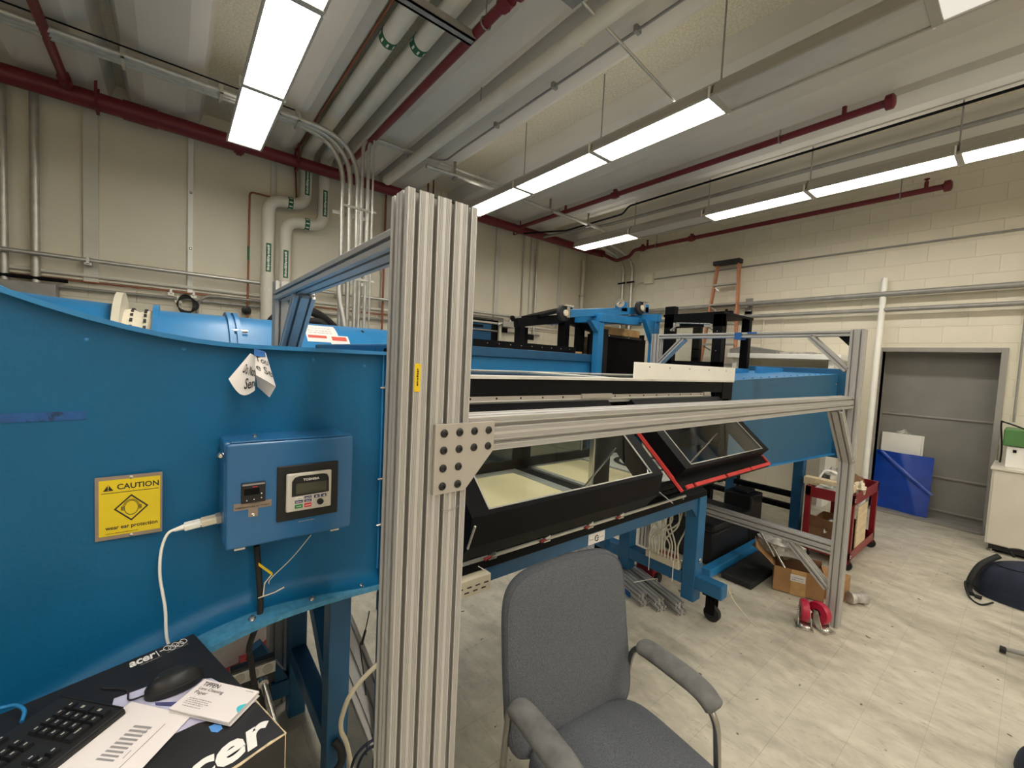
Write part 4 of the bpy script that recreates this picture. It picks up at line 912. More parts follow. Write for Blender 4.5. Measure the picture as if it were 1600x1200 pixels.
for a, b in ((2.035,2.10),(2.125,2.46),(2.49,2.79),(2.81,3.10)): lab(put('red_seal', bar2(a,b,.530,.549,.066,.076), m_redseal, f2), 'red foam seal strip')
lab(put('red_seal', bar2(1.996,2.012,.02,.549,.078,.092), m_redseal, f2), 'red foam seal strip')
lab(put('red_seal', bar2(3.085,3.10,.474,.549,.066,.076), m_redseal, f2), 'red foam seal strip')
put('screw', MB().lathe(P2_(3.03,.52,.074),-NI,[(.006,0),(.005,.003)],8), m_rubber, f2)
put('prop_rod', MB().cyl((1.60,CV+.02,1.03),P1_(1.66,.28,.03),.005,8), m_steel, Tn, smooth=60); put('prop_rod', MB().cyl((2.62,CV+.02,1.03),P2_(2.68,.28,.03),.005,8), m_steel, Tn, smooth=60)
put('dark_column', MB().box(1.99,2.14,1.64,1.67,1.0,1.62), m_black, Tn, bevel=.004); put('column_edge', MB().box(1.975,1.989,1.64,1.67,1.0,1.62), m_steel, Tn)  # dark upright with a bright edge between the two floor boards
put('support_tube', MB().cyl((2.72,1.75,1.0),(2.66,1.80,1.5),.016,10).cyl((2.78,1.78,1.0),(2.78,1.80,1.55),.02,10), m_hose, Tn, smooth=60)
# toggle clamps on the sill
for px, py in ((769,866),(854,841),(922,818),(970,802)):
    p = onY(px,py,CV-.02)
    cl = put('toggle_clamp', MB().box(p.x-.022,p.x+.022,CV-.026,CV-.004,.898,.906).beam((p.x-.018,CV-.018,.912),(p.x+.012,CV-.026,.924),.012,.010).cyl((p.x+.012,CV-.03,.926),(p.x+.012,CV-.004,.926),.005,8).beam((p.x+.012,CV-.02,.926),(p.x+.03,CV+.01,.934),.008,.006), m_steel, Tn)
    put('clamp_grip', MB().beam((p.x-.042,CV-.022,.905),(p.x-.008,CV-.024,.913),.013,.011), m_redcart, cl, bevel=.003)
put('sill_bolt', MB().cyl((2.66,CV-.03,.90),(2.66,CV+.02,.90),.007,8), m_steel, Tn)
# maker sticker and wiring duct on the beam
sp = onY(932,841,CV)
ms = put('maker_sticker', MB().box(sp.x-.068,sp.x+.068,CV-.0015,CV,.790,.848), m_paper, Tn); lab(ms, 'white maker sticker with a round emblem')
yq = CV-.0022
put('round_emblem', MB().tube([(sp.x+.014*math.cos(a*PI/12),yq,.817+.015*math.sin(a*PI/12)) for a in range(2,23)],.0026,5).box(sp.x+.002,sp.x+.016,yq-.001,yq+.001,.814,.819), m_ink, ms)
put('sticker_text', dashes(lambda u,v: Vector((sp.x-.06+.036*u,yq,.812+.009*v)), 5, 4), m_grayink, ms); put('sticker_text', dashes(lambda u,v: Vector((sp.x+.026+.034*u,yq,.814+.008*v)), 6, 7), m_grayink, ms)
wd = put('wiring_duct', MB().box(TX0,1.062,CV-.052,CV-.001,.785,.855), m_ivory, Tn, bevel=.002); lab(wd,'beige slotted wiring duct')
for i in range(8):
    for zz in (.802,.822):
        put('slot', MB().box(.72+.042*i+(.012 if zz > .81 else 0),.742+.042*i+(.012 if zz > .81 else 0),CV-.0535,CV-.0515,zz,zz+.005), m_ink, wd)
put('drop_wire', MB().tube([(1.02,CV-.01,.88),(1.055,CV-.03,.855)],.002,6), m_white, Tn)
# legs
leg(2.97,1.485,.86,m_blueleg,Tn,.10,.09); leg(2.97,2.05,.86,m_blueleg,Tn,.10,.09); leg(.66,1.50,.80,m_bluedk,Tn,.08); leg(.66,2.2,.80,m_bluedk,Tn,.08)
leg(2.80,2.15,.80,m_bluedk,Tn,.06,.26)
put('gusset', MB().prism([(2.93,CV+.0,.79),(2.84,CV+.0,.79),(2.93,CV+.0,.70)],(0,.06,0)), m_bluedk, Tn)
put('crossbar', MB().box(2.925,3.015,1.535,2.0,.19,.285), m_blueleg, Tn, bevel=.005); put('crossbar', MB().box(2.925,3.015,2.10,2.42,.17,.265), m_blueleg, Tn, bevel=.005)
put('foot', MB().box(2.925,3.015,1.245,1.44,.19,.285), m_blueleg, Tn, bevel=.008)
put('back_bar', MB().box(2.95,3.30,2.12,2.18,.42,.50), m_bluedk, Tn)
for x, y in ((2.975,1.33),(2.97,2.34),(.66,1.5),(.66,2.2)):
    if x > 2:
        c = put('caster', MB().box(x-.04,x+.04,y-.05,y+.05,.178,.19).box(x-.028,x-.022,y-.035,y+.03,.05,.178).box(x+.022,x+.028,y-.035,y+.03,.05,.178).box(x-.028,x+.028,y-.035,y+.03,.16,.178), m_black, Tn); put('wheel', MB().cyl((x-.018,y-.01,.055),(x+.018,y-.01,.055),.055,18), m_rubber, c, smooth=40)
put('leg_bolt', MB().lathe((2.975,1.434,.39),(0,-1,0),[(.017,0),(.017,.003),(.009,.004),(.009,.012)],12), m_steel, Tn, smooth=30)
mb = MB(); put('manifold', MB().box(2.90,2.96,1.55,1.83,.287,.335), m_ivory, Tn, bevel=.003)
for y in (1.59,1.79): put('cable_tie', MB().tube([(2.895,y,.19),(2.893,y,.345),(2.96,y,.345)],.003,6), m_white, Tn)
for i in range(10):
    y = 1.57+.027*i; y2 = 1.52+.03*((i*3) % 10)+.04
    put('hose', MB().tube(bez([(2.92,y,.335),(2.92,y,.37),(2.93,y+.01,.46),(2.95,y2+.02*(1 if i % 2 else -1),.60),(2.97,y2,.72),(2.98,y2,.79)],5),.006,8), m_hose, Tn, smooth=60); put('hose_fitting', MB().cyl((2.92,y,.333),(2.92,y,.352),.011,10), m_ivory, Tn, smooth=50)
# ================================================================ DIFFUSER
Df = thing('wind_tunnel_diffuser', 'long blue flaring diffuser at the far end of the wind tunnel', 'wind tunnel', (4.5,1.9,0))
dx0, dx1 = 3.32, 5.75
dn = lambda x: CV-.0+(-.06)*(x-dx0)/(dx1-dx0); dfar = lambda x: 2.275+.0*x
dt = lambda x: 1.695+.095*(x-dx0)/(dx1-dx0); db = lambda x: .985-.085*(x-dx0)/(dx1-dx0)
def panel(name, fn, m=m_bluedif, nu=8, nv=3, th=.008): return put(name, MB().grid(fn, nu, nv, th), m, Df, smooth=60)
gx = lambda u: dx0+(dx1-dx0)*u
panel('side_skin', lambda u,v: (gx(u), dn(gx(u)), db(gx(u))+(dt(gx(u))-db(gx(u)))*v), th=.008)
panel('far_side_skin', lambda u,v: (gx(u), dfar(gx(u)), db(gx(u))+(dt(gx(u))-db(gx(u)))*v))
panel('roof_skin', lambda u,v: (gx(u), dn(gx(u))+(dfar(gx(u))-dn(gx(u)))*v, dt(gx(u))), m_blue2, th=.008)
panel('floor_skin', lambda u,v: (gx(u), dn(gx(u))+(dfar(gx(u))-dn(gx(u)))*v, db(gx(u))))
put('bottom_flange', MB().prism([(dx0,dn(dx0)-.035,db(dx0)-.005),(dx1,dn(dx1)-.035,db(dx1)-.005),(dx1,dn(dx1)+.01,db(dx1)-.005),(dx0,dn(dx0)+.01,db(dx0)-.005)],(0,0,.012)), m_blue2, Df)
put('end_flange', MB().box(dx1,dx1+.05,dn(dx1)-.08,dfar(dx1)+.06,db(dx1)-.04,dt(dx1)+.06), m_bluedif, Df, bevel=.006)
put('next_duct', MB().box(dx1+.05,6.5,1.36,2.32,.86,1.80), m_bluedif, Df, bevel=.01)
put('roof_angle', MB().box(3.3,5.0,2.02,2.04,1.70,1.80).box(3.3,5.0,2.04,2.12,1.792,1.80), m_blue2, Df, bevel=.004); put('roof_angle', MB().box(4.95,5.70,1.92,1.94,1.76,1.83), m_blue2, Df, bevel=.004)
for x in (3.9,4.3,4.7): put('bolt', MB().lathe((x,2.02,1.755),(0,-1,0),[(.011,0),(.01,.006),(.004,.010)],10), m_blue2, Df, smooth=40)
for i in range(14): put('bolt', MB().lathe((3.45+.16*i,dn(3.45+.16*i)+.05,dt(3.45+.16*i)+.002),(0,0,1),[(.009,0),(.008,.006),(.003,.009)],8), m_blue2, Df, smooth=40)
for z in (1.68,1.2): put('bolt', MB().lathe((dx1-.06,dn(dx1)-.002,z),(0,-1,0),[(.012,0),(.010,.006)],8), m_steel, Df)
for x, y in ((5.0,1.46),(5.0,2.12)): leg(x,y,.96,m_bluedk,Df,.09)
for z0 in (.50,.37): put('crossrail', MB().box(4.96,5.04,1.50,2.95,z0,z0+.05), m_black, Df, bevel=.004)
put('base_tube', MB().box(3.52,4.96,1.60,1.68,.02,.09), m_blue2, Df, bevel=.006)
leg(5.0,2.95,.96,m_bluedk,Df,.09)
# ================================================================ RETURN DUCT BEHIND THE TEST SECTION
RV = 4.30
R_ = thing('return_duct', 'round blue return duct with a pale canvas sleeve behind the wind tunnel', 'duct', (0,RV,0))
rz = 1.41
put('fan_cone', MB().lathe((-2.55,RV,rz),X,[(.78,0),(.75,.67),(.645,1.88),(.63,2.23)],40), m_blue2, R_, smooth=40)
lab(put('pale_flange', MB().lathe((-.316,RV,rz),X,[(.63,0),(.72,0),(.72,.04),(.63,.04)],40), m_hose, R_, smooth=30), 'pale round flange')
put('canvas_sleeve', MB().lathe((-.275,RV,rz),X,[(.598,0),(.605,.04),(.585,.08),(.598,.12),(.605,.16)],40), m_canvas, R_, smooth=60)
for x in (-.228,-.155):
    for k in range(44):
        a = k*2*PI/44
        if math.sin(a) > .2: put('stitch', MB().obox((x,RV+.607*math.cos(a),rz+.607*math.sin(a)),X,(0,-math.sin(a),math.cos(a)),(0,math.cos(a),math.sin(a)),.008,.019,.004), m_ink, R_)
put('flange', MB().lathe((-.114,RV,rz),X,[(.59,0),(.652,0),(.652,.034),(.605,.034)],40), m_blue2, R_, smooth=30)
put('duct', MB().lathe((-.08,RV,rz),X,[(.612,0),(.612,1.83)],48), m_blue2, R_, smooth=40)
put('clamp_band', MB().lathe((.336,RV,rz),X,[(.612,0),(.645,0),(.645,.03),(.621,.032),(.621,.046),(.645,.048),(.645,.078),(.612,.08)],48), m_blue2, R_, smooth=30)
for k in range(3):
    a = .7+.5*k; put('clamp_bolt', MB().cyl((.343,RV-.632*math.sin(a),rz+.632*math.cos(a)),(.457,RV-.632*math.sin(a),rz+.632*math.cos(a)),.012,8), m_steel, R_)
put('transition', MB().rings([[(1.75,RV+.612*math.cos(a),rz+.612*math.sin(a)) for a in [2*PI*k/16 for k in range(16)]],[(2.15,RV+.52*max(-1,min(1,1.35*math.cos(a))),1.31+.50*max(-1,min(1,1.35*math.sin(a)))) for a in [2*PI*k/16 for k in range(16)]]]), m_blue2, R_, smooth=40)
put('square_duct', MB().box(2.15,4.40,3.79,4.82,.81,1.81), m_blue2, R_, bevel=.008)
put('duct_lip', MB().box(2.15,4.40,3.75,3.82,1.80,1.90), m_bluedk, R_, bevel=.005)
put('black_angle', MB().box(2.49,4.06,3.765,3.785,1.902,1.98), m_black, R_)
for i in range(9): put('bolt', MB().lathe((2.66+.161*i,3.764,1.945),(0,-1,0),[(.008,0),(.006,.005)],6), m_steel, R_)
for x in (-1.6,.9,3.2): put('saddle', MB().box(x-.06,x+.06,3.85,4.75,0,.84), m_bluedk, R_)
def duct_pt(x, a, r=.614): return Vector((x, RV-r*math.sin(a), rz+r*math.cos(a)))
def dlabel(name, x0, x1, a0, a1, m, r=.614): return put(name, MB().grid(lambda u,v: duct_pt(x0+(x1-x0)*u, a1+(a0-a1)*v, r), 2, 6), m, R_, smooth=60)
lab(dlabel('warning_label', .887, 1.156, .30, .78, m_paper2), 'cream warning label with a red band')
dlabel('label_band', .90, 1.05, .64, .70, m_labelred, .6158)
lab(dlabel('warning_label', 1.075, 1.236, .62, .92, m_paper2, .6155), 'small white label with a red heading')
dlabel('label_band', 1.09, 1.216, .65, .74, m_labelred, .6168)
for i, a in enumerate((.42,.50,.56)): put('label_print', dashes(lambda u,v: duct_pt(.914+.20*u, a+.025*(1-v), .6162), 7, i), m_grayink, R_)
for x in (.70,1.41): put('drip_mark', MB().obox(duct_pt(x,.40,.614),X,(0,-.92,-.39),(0,-.39,.92),.008,.022,.003), m_ink, R_)
for nm, pts, r, lb in (('upper', [(.66,5.55,1.6),(.92,5.45,2.14),(1.30,5.4,2.22),(1.75,5.5,1.9)], .05, 'outer of two thick black hoses arching behind the return duct'),('lower', [(.84,5.3,1.6),(1.04,5.25,2.0),(1.34,5.2,2.09),(1.5,5.2,1.7)], .042, 'inner of two thick black hoses arching behind the return duct')):
    tag(put('rubber_hose', MB().tube(bez(pts),r,10), m_rubber, smooth=60, loc=pts[0]), lb, 'hose')
# ================================================================ SPARE SECTIONS PARKED BEHIND THE TUNNEL
# blue frame with casters on top, standing upside down in front of a black box
G = thing('upturned_blue_frame', 'blue steel frame parked upside down with casters on top', 'frame', (4.9,3.6,0))
def seg(p, q, w=.10, m=None, nm='member'): return put(nm, MB().beam(p,q,w,w,Z if abs((Vector(q)-Vector(p)).normalized().z) < .9 else X), m or m_blue2, G, bevel=.006)
px0, px1 = onY(935,520,3.70).x, onY(1022,520,3.43).x
ztop = 2.42
seg((px0,3.70,0),(px0,3.70,ztop)); seg((px1,3.43,0),(px1,3.43,ztop+.08)); seg((px0,3.70,ztop-.03),(px1,3.70,ztop+.0),.11,None,'crossbar'); seg((px1,3.36,ztop+.04),(px1,4.84,ztop+.04),.11,None,'crossbar'); seg((px0,3.63,ztop-.03),(px0,4.7,ztop-.03),.11,None,'crossbar')
put('knee_plate', MB().prism([(px0+.05,3.66,ztop-.08),(px0-.21,3.66,ztop-.08),(px0+.05,3.66,ztop-.32)],(0,.08,0)), m_blue2, G); put('knee_plate', MB().prism([(px1-.05,3.40,ztop-.0),(px1-.27,3.40,ztop-.0),(px1-.05,3.40,ztop-.32)],(0,.07,0)), m_blue2, G)
top0, top1 = onY(868,487,3.76), onY(1015,470,3.76)
seg((top0.x+.16,3.76,2.385),(top1.x-.07,3.76,2.62),.10,None,'runner')
put('runner_post', MB().box(top1.x-.21,top1.x-.08,3.71,3.82,2.57,2.70), m_blue2, G, bevel=.006); put('runner_post', MB().box(top1.x-.74,top1.x-.60,3.71,3.82,2.53,2.67), m_blue2, G, bevel=.006)
def cast(x, y, z):
    c = put('caster', MB().obox((x,y,z+.074),X,Y,Z,.08,.054,.008).obox((x,y-.04,z),X,Y,Z,.027,.007,.067).obox((x,y+.04,z),X,Y,Z,.027,.007,.067), m_steel, G, bevel=.002)
    put('wheel', MB().lathe((x-.04,y-.032,z-.013),(0,1,0),[(.067,0),(.097,.008),(.097,.056),(.067,.064)],22), m_rubber, c, smooth=40)
    put('hub', MB().lathe((x-.04,y-.035,z-.013),(0,-1,0),[(.04,0),(.037,.013),(.011,.016)],14), m_ivory, c, smooth=40)
cast(top0.x+.13, 3.71, 2.395); cast(top1.x-.38, 3.63, 2.62)
put('foot_disc', MB().lathe((top1.x-.83,3.68,2.63),(-.5,-.8,.2),[(.067,0),(.067,.016),(.02,.019),(.02,.067)],16), m_steel, G, smooth=40)
K2 = thing('black_box_section', 'open black box section standing inside the blue frame', 'box', (5.3,4.1,0))
put('shell', MB().box(px0+.16,px1+.66,4.0,4.03,0,ztop-.22), m_black, K2, bevel=.005); put('shell_side', MB().box(px1+.63,px1+.66,4.03,4.55,0,ztop-.14), m_black, K2)
put('wood_strip', MB().box(px0+.40,px1+.43,3.965,3.998,ztop-.20,ztop-.09), m_osb, K2, bevel=.003)
put('edge_rail', MB().box(px0+.38,px1+.48,3.955,3.998,ztop-.24,ztop-.205), m_blackplas, K2)
for i in range(3): put('bolt', MB().lathe((px0+.55+.47*i,3.954,ztop-.222),(0,-1,0),[(.011,0),(.008,.005)],8), m_steel, K2)
put('side_panel', MB().box(px0+.16,px0+.46,3.90,3.99,0,ztop-.14), m_blackplas, K2, bevel=.004)
# glazed black frame standing on the floor behind the diffuser
gX = 5.20
W_ = thing('glazed_black_frame', 'black glazed frame section behind the far aluminium crossbar', 'frame', (gX,2.7,0))
def gp_(px, py): p = onX(px,py,gX); return p.y, p.z
ya, za = gp_(1040,476); yb, zb_ = gp_(1130,490); zlo = gp_(1085,562)[1]
put('upright', MB().box(gX,gX+.09,yb,yb+.115,0,zb_), m_black, W_, bevel=.003); put('upright', MB().box(gX,gX+.09,ya-.14,ya,0,za-.03), m_black, W_, bevel=.003)
put('head_beam', MB().box(gX,gX+.09,yb,ya,zb_-.15,zb_), m_black, W_, bevel=.003); put('top_plate', MB().box(gX,gX+.85,yb-.01,ya+.02,zb_,zb_+.03), m_black, W_, bevel=.003)
put('sill', MB().box(gX,gX+.09,yb,ya,zlo-.16,zlo-.02), m_black, W_); put('back_upright', MB().box(gX+.76,gX+.84,yb,yb+.10,0,zb_), m_black, W_); put('back_upright', MB().box(gX+.76,gX+.84,ya-.11,ya,0,zb_), m_black, W_)
put('glass', MB().box(gX+.03,gX+.036,yb+.13,ya-.16,zlo-.1,zb_-.14), m_glass, W_)
put('latch_bar', MB().cyl((gX-.015,yb+.14,zb_-.12),(gX-.015,ya-.18,zb_-.09),.009,8), m_steel, W_); put('latch_plate', MB().box(gX-.02,gX,ya-.23,ya-.14,zb_-.14,zb_-.09), m_plate, W_, bevel=.003); put('latch_plate', MB().box(gX-.02,gX,yb+.115,yb+.22,zb_-.16,zb_-.12), m_plate, W_, bevel=.003)
put('hinge_knuckle', MB().cyl((gX-.03,ya-.12,zb_-.19),(gX-.03,ya-.19,zb_-.15),.020,8), m_steel, W_); put('hinge_pin', MB().cyl((gX-.03,ya-.165,zb_-.20),(gX-.03,ya-.165,zb_-.09),.013,8), m_steel, W_)
for dz in (.21,.45): put('bolt', MB().lathe((gX-.001,yb+.055,zb_-dz),(-1,0,0),[(.009,0),(.007,.006)],8), m_steel, W_)
# black window frame with plywood at left
A_ = thing('black_window_frame', 'black framed section with plywood panes on the blue square duct', 'frame', (3.9,4.3,1.9))
y0 = 4.23; zf = 1.815
a1, b1, c1 = onY(806,508,y0), onY(876,500,y0), onY(932,515,4.03)
ax_, bx_ = a1.x, b1.x
put('upright', MB().beam((ax_+.07,y0,zf),(ax_+.07,y0,a1.z),.12,.08,X), m_black, A_, bevel=.003); put('upright', MB().beam((ax_+.27,y0+.16,zf),(ax_+.27,y0+.16,a1.z),.09,.08,X), m_black, A_)
put('upright', MB().beam((bx_,y0-.07,zf),(bx_,y0-.07,b1.z+.02),.14,.09,X), m_black, A_, bevel=.003); put('upright', MB().beam((bx_+.26,y0-.13,zf),(bx_+.26,y0-.13,b1.z),.12,.08,X), m_black, A_)
put('head_beam', MB().beam((ax_,y0,a1.z+.03),(bx_+.08,y0-.07,b1.z+.03),.11,.115), m_black, A_, bevel=.003); put('top_plate', MB().beam((ax_+.30,y0+.07,a1.z+.14),(bx_+.07,y0+.04,b1.z+.16),.40,.04), m_black, A_, bevel=.003)
put('head_beam', MB().beam((bx_+.05,y0-.07,b1.z+.05),(c1.x+.1,4.05,c1.z+.03),.11,.19), m_black, A_, bevel=.003)
put('plywood_pane', MB().box(ax_+.32,bx_-.05,y0+.42,y0+.44,zf,a1.z-.30), m_osb, A_); put('plywood_pane', MB().box(bx_+.33,c1.x+.10,4.24,4.26,zf,c1.z-.10), m_osb, A_)
lab(put('torn_paper', MB().prism([(bx_+.38,4.232,c1.z-.10),(bx_+.52,4.232,c1.z-.20),(bx_+.72,4.232,c1.z-.12),(c1.x+.08,4.232,c1.z-.2),(c1.x+.08,4.232,zf+.02),(bx_+.45,4.232,zf+.02),(bx_+.60,4.232,zf+.15)],(0,.007,0)), m_wood, A_), 'torn tan paper')
put('dark_pad', MB().box(ax_+.48,ax_+.67,y0+.40,y0+.42,2.08,2.16), m_blackplas, A_)
for i in range(5): put('bolt', MB().lathe((ax_+.14+.21*i,y0-.06-.011*i,a1.z+.03+.008*i),(0,-1,0),[(.009,0),(.007,.005)],6), m_steel, A_)
pS = onY(878,547,3.85)
tag(put('plywood_offcut', MB().box(pS.x-.27,pS.x+.05,3.83,4.05,1.904,1.93), m_osb, bevel=.002, loc=(pS.x,3.9,1.904)), 'orange plywood offcut on the duct, left one of two', 'board')
tag(put('plywood_offcut', MB().box(pS.x+.10,pS.x+.36,3.83,4.02,1.904,1.928), m_osb, bevel=.002, loc=(pS.x+.4,3.9,1.904)), 'orange plywood offcut on the duct, right one of two', 'board')
# blue door and gas regulator on the back wall
WD = thing('wall_door', 'dark framed blue-grey door in back wall behind the tall post', 'door', (4.5,YA,0))
p0, p1 = onY(734,496,6.62), onY(779,500,6.62)
put('frame', MB().box(p0.x-.4,p1.x,YA-.05,YA-.005,p0.z-.08,p0.z).box(p1.x-.15,p1.x,YA-.05,YA-.005,0,p0.z), m_black, WD, bevel=.003); put('leaf', MB().box(p0.x-.9,p1.x-.15,YA-.035,YA-.005,0,p0.z-.08), m_bluedk, WD)
put('header', MB().box(p0.x-.4,p1.x+.1,YA-.08,YA-.01,p0.z+.02,p0.z+.06), m_graysteel, WD); put('closer', MB().box(p0.x+.05,p0.x+.3,YA-.07,YA-.03,p0.z-.15,p0.z-.11), m_black, WD)
RG = thing('wall_regulator', 'cluster of valves and a gauge on back wall right of the blue door', 'valve', (5.1,6.5,2.4))
q0 = onY(792,507,6.5)
put('riser', MB().cyl((q0.x-.12,6.55,1.6),(q0.x-.12,6.55,2.46),.03,10), m_hose, RG, smooth=60); put('valve_body', MB().obox((q0.x,6.5,q0.z),X,Y,Z,.13,.06,.05).cyl((q0.x+.05,6.46,q0.z+.02),(q0.x+.05,6.46,q0.z+.14),.03,10).cyl((q0.x-.1,6.5,q0.z+.02),(q0.x-.22,6.5,q0.z-.02),.025,8), m_galv, RG, bevel=.004)
put('gauge', MB().lathe((q0.x+.08,6.46,q0.z+.12),(0,-1,0),[(.055,0),(.055,.04),(.045,.042)],14), m_black, RG, smooth=40); put('white_cap', MB().obox((q0.x+.16,6.44,q0.z+.03),X,Y,Z,.05,.04,.05), m_white, RG, bevel=.01)
put('name_plate', MB().box(q0.x-.04,q0.x+.10,6.60,6.62,q0.z-.15,q0.z-.06), m_black, RG)
# ladder leaning on the right wall
Ld = thing('stepladder', 'orange fibreglass stepladder leaning folded against right wall', 'ladder', (7.0,3.4,0))
lt0, lt1, lb0, lb1 = onX(1122,415,7.28), onX(1155,412,7.28), onX(1109,490,7.22), onX(1149,552,7.15)
def down(a, b, z): t = (z-a.z)/(b.z-a.z); return a+(b-a)*t
sL = (Vector((7.28,lt0.y,lt0.z)), down(lt0,lb0,.02)); sR = (Vector((7.28,lt1.y,lt1.z)), down(lt1,lb1,.02)); sL[1].x = sR[1].x = 6.95
put('side_rail', MB().beam(sL[0],sL[1],.075,.03,Y), m_fibre, Ld, bevel=.003); put('side_rail', MB().beam(sR[0],sR[1],.085,.03,Y), m_fibre, Ld, bevel=.003)
put('top_cap', MB().obox((lt0+lt1)/2+Vector((-.03,0,.03)),X,Y,Z,.07,.22,.035), m_blackplas, Ld, bevel=.008)
for k in range(1,10):
    t = k/10.5; a = sL[0]*(1-t)+sL[1]*t; b = sR[0]*(1-t)+sR[1]*t; b.z = a.z = (a.z+b.z)/2
    put('step', MB().beam(a+Vector((-.02,0,0)),b+Vector((-.02,0,0)),.09,.03), m_plate, Ld, bevel=.003); put('step_brace', MB().beam(a+Vector((-.02,0,-.02)),a*.75+b*.25+Vector((-.02,0,-.10)),.01,.02), m_steel, Ld) if k < 6 else None
# black clamp stand and white lidded table at right back
cp = onX(1135,488,6.9)
CS = thing('clamp_stand', 'thin black clamp stand in front of the stepladder', 'stand', (6.9,cp.y,0))
put('rod', MB().cyl((6.9,cp.y,.02),(6.9,cp.y,cp.z+.05),.022,8), m_black, CS); put('cross_head', MB().obox((6.9,cp.y,cp.z),X,Y,Z,.03,.10,.02), m_black, CS, bevel=.003); put('base', MB().box(6.75,7.05,cp.y-.15,cp.y+.15,0,.02), m_black, CS)
wp = onX(1230,560,6.95)
WT = thing('white_board_stack', 'white panel lying beyond the diffuser along right wall', 'panel', (7,2.5,1.9))
put('panel', MB().box(6.75,7.34,1.62,3.06,1.98,2.05), m_white, WT, bevel=.006); put('support', MB().box(6.8,7.3,1.7,1.76,0,1.98), m_white, WT); put('support', MB().box(6.8,7.3,2.94,3.0,0,1.98), m_white, WT)
FO = thing('grey_foam_board', 'dark grey foam wedge lying on the white panel', 'foam', (6.9,2.6,2.05))
f0, f1 = onX(1140,560,6.8), onX(1214,562,6.8)
put('wedge', MB().prism([(6.78,f0.y,2.05),(6.78,f1.y,2.05),(6.78,f1.y+.02,2.10),(6.78,(f0.y*.65+f1.y*.35),2.17),(6.78,f0.y,2.12)],(.4,0,0)), m_graysteel, FO, bevel=.004); put('flat_sheet', MB().box(6.85,7.25,f1.y-.42,f1.y-.01,2.05,2.085), m_junk, FO)
for y in (2.80,2.53): tag(put('wall_tube', MB().cyl((7.34,y,2.05),(7.34,y,2.62),.012 if y > 2.7 else .006,8), m_hose, smooth=60, loc=(7.34,y,2.05)), 'pale riser tube behind the aluminium crossbar, %s one' % ('left' if y > 2.7 else 'right thin'), 'tube')
# white pole leaning beside the door
pp = [onX(1383,435,7.30), onX(1352,735,7.05)]; pd_ = (pp[1]-pp[0]).normalized(); t_ = (0.03-pp[0].z)/pd_.z
tag(put('white_pole', MB().cyl(pp[0], pp[0]+pd_*t_, .034, 14), m_white, smooth=50, loc=pp[0]), 'long white pole leaning on right wall left of the doorway', 'pole')
# in the doorway: blue film sheet, white panels
s1 = [onX(1362,700,7.60), onX(1461,714,7.60)]
BS = thing('blue_film_sheet', 'square sheet wrapped in blue film leaning in the grey doorway', 'sheet', (7.55,1.07,.03))
ys0, ys1, zs = s1[1].y+.0, s1[0].y-.04, (s1[0].z+s1[1].z)/2
def bs(u, v): return (7.475+.07*v + .012*math.sin(5*u+3*v) - .018*math.exp(-((u-.45-.35*(1-v))**2)*90), ys1+(ys0-ys1)*u, .032+(zs-.03)*v*(1-.015*u))
put('film_sheet', MB().grid(bs, 26, 26, .004), m_bluefilm, BS, smooth=60)
put('fold', MB().grid(lambda u,v: (bs(.05+.9*u, .95-.62*u)[0]-.012-.012*math.sin(PI*v), ys1+(ys0-ys1)*(.06+.9*u+.10*v), .032+(zs-.03)*(.97-.60*u+.02*v)), 16, 4, .002), m_bluefilm, BS, smooth=60)
for i, (a, b) in enumerate(((1379,1440),)):
    q0, q1 = onX(1379,674,7.63), onX(1441,682,7.63)
    for k in range(2):
        tag(put('leaning_board', MB().hexa([(7.585+.02*k,q1.y-.02*k,.03),(7.60+.02*k,q1.y-.02*k,.03),(7.60+.02*k,q0.y-.03*k,.03),(7.585+.02*k,q0.y-.03*k,.03),(7.625+.02*k,q1.y-.02*k,q1.z),(7.64+.02*k,q1.y-.02*k,q1.z),(7.64+.02*k,q0.y-.03*k,q0.z),(7.625+.02*k,q0.y-.03*k,q0.z)]), m_white, bevel=.003, loc=(7.6,1.08,.03)), ('front white panel leaning behind the blue film sheet','rear white panel leaning behind the blue film sheet')[k], 'panel')
tag(put('clear_wrap', MB().grid(lambda u,v: (7.64-.02*math.sin(9*u), 1.16-.16*u, 1.045+.05*v*math.sin(PI*u)+.01*math.sin(14*u)), 10, 4, .002), m_clear, smooth=60, loc=(7.64,1.1,1.04)), 'crumpled clear wrap on the white panels', 'plastic')
# cabinet with the green machine head at far right
CB = thing('white_cabinet', 'off-white cabinet on black base at right edge', 'cabinet', (7.0,-.2,0))
cy = onX(1553,727,6.98).y
put('body', MB().box(6.70,7.33,-.62,cy,.09,.875), m_graycab, CB, bevel=.006); put('top', MB().box(6.68,7.34,-.63,cy+.01,.875,.90), m_graycab, CB, bevel=.004); put('plinth', MB().box(6.74,7.30,-.60,cy-.03,.03,.09), m_blackplas, CB)
put('door_panel', MB().box(6.692,6.702,-.60,cy-.015,.10,.865), m_graycab, CB, bevel=.003)
for y in (cy-.05,-.55):
    for x in (6.78,7.28): put('foot', MB().lathe((x,y,0),Z,[(.035,0),(.035,.012),(.012,.014),(.012,.05)],12), m_steel, CB, smooth=40)
GM = thing('green_machine', 'small machine with green head and white body on the cabinet', 'machine', (7.0,0,.9))
gy = onX(1569,680,7.0).y
put('pedestal', MB().box(6.84,7.20,-.45,gy-.03,.90,1.12), m_white, GM, bevel=.006); put('head', MB().box(6.82,7.24,-.48,gy,1.125,1.30), m_green, GM, bevel=.012)
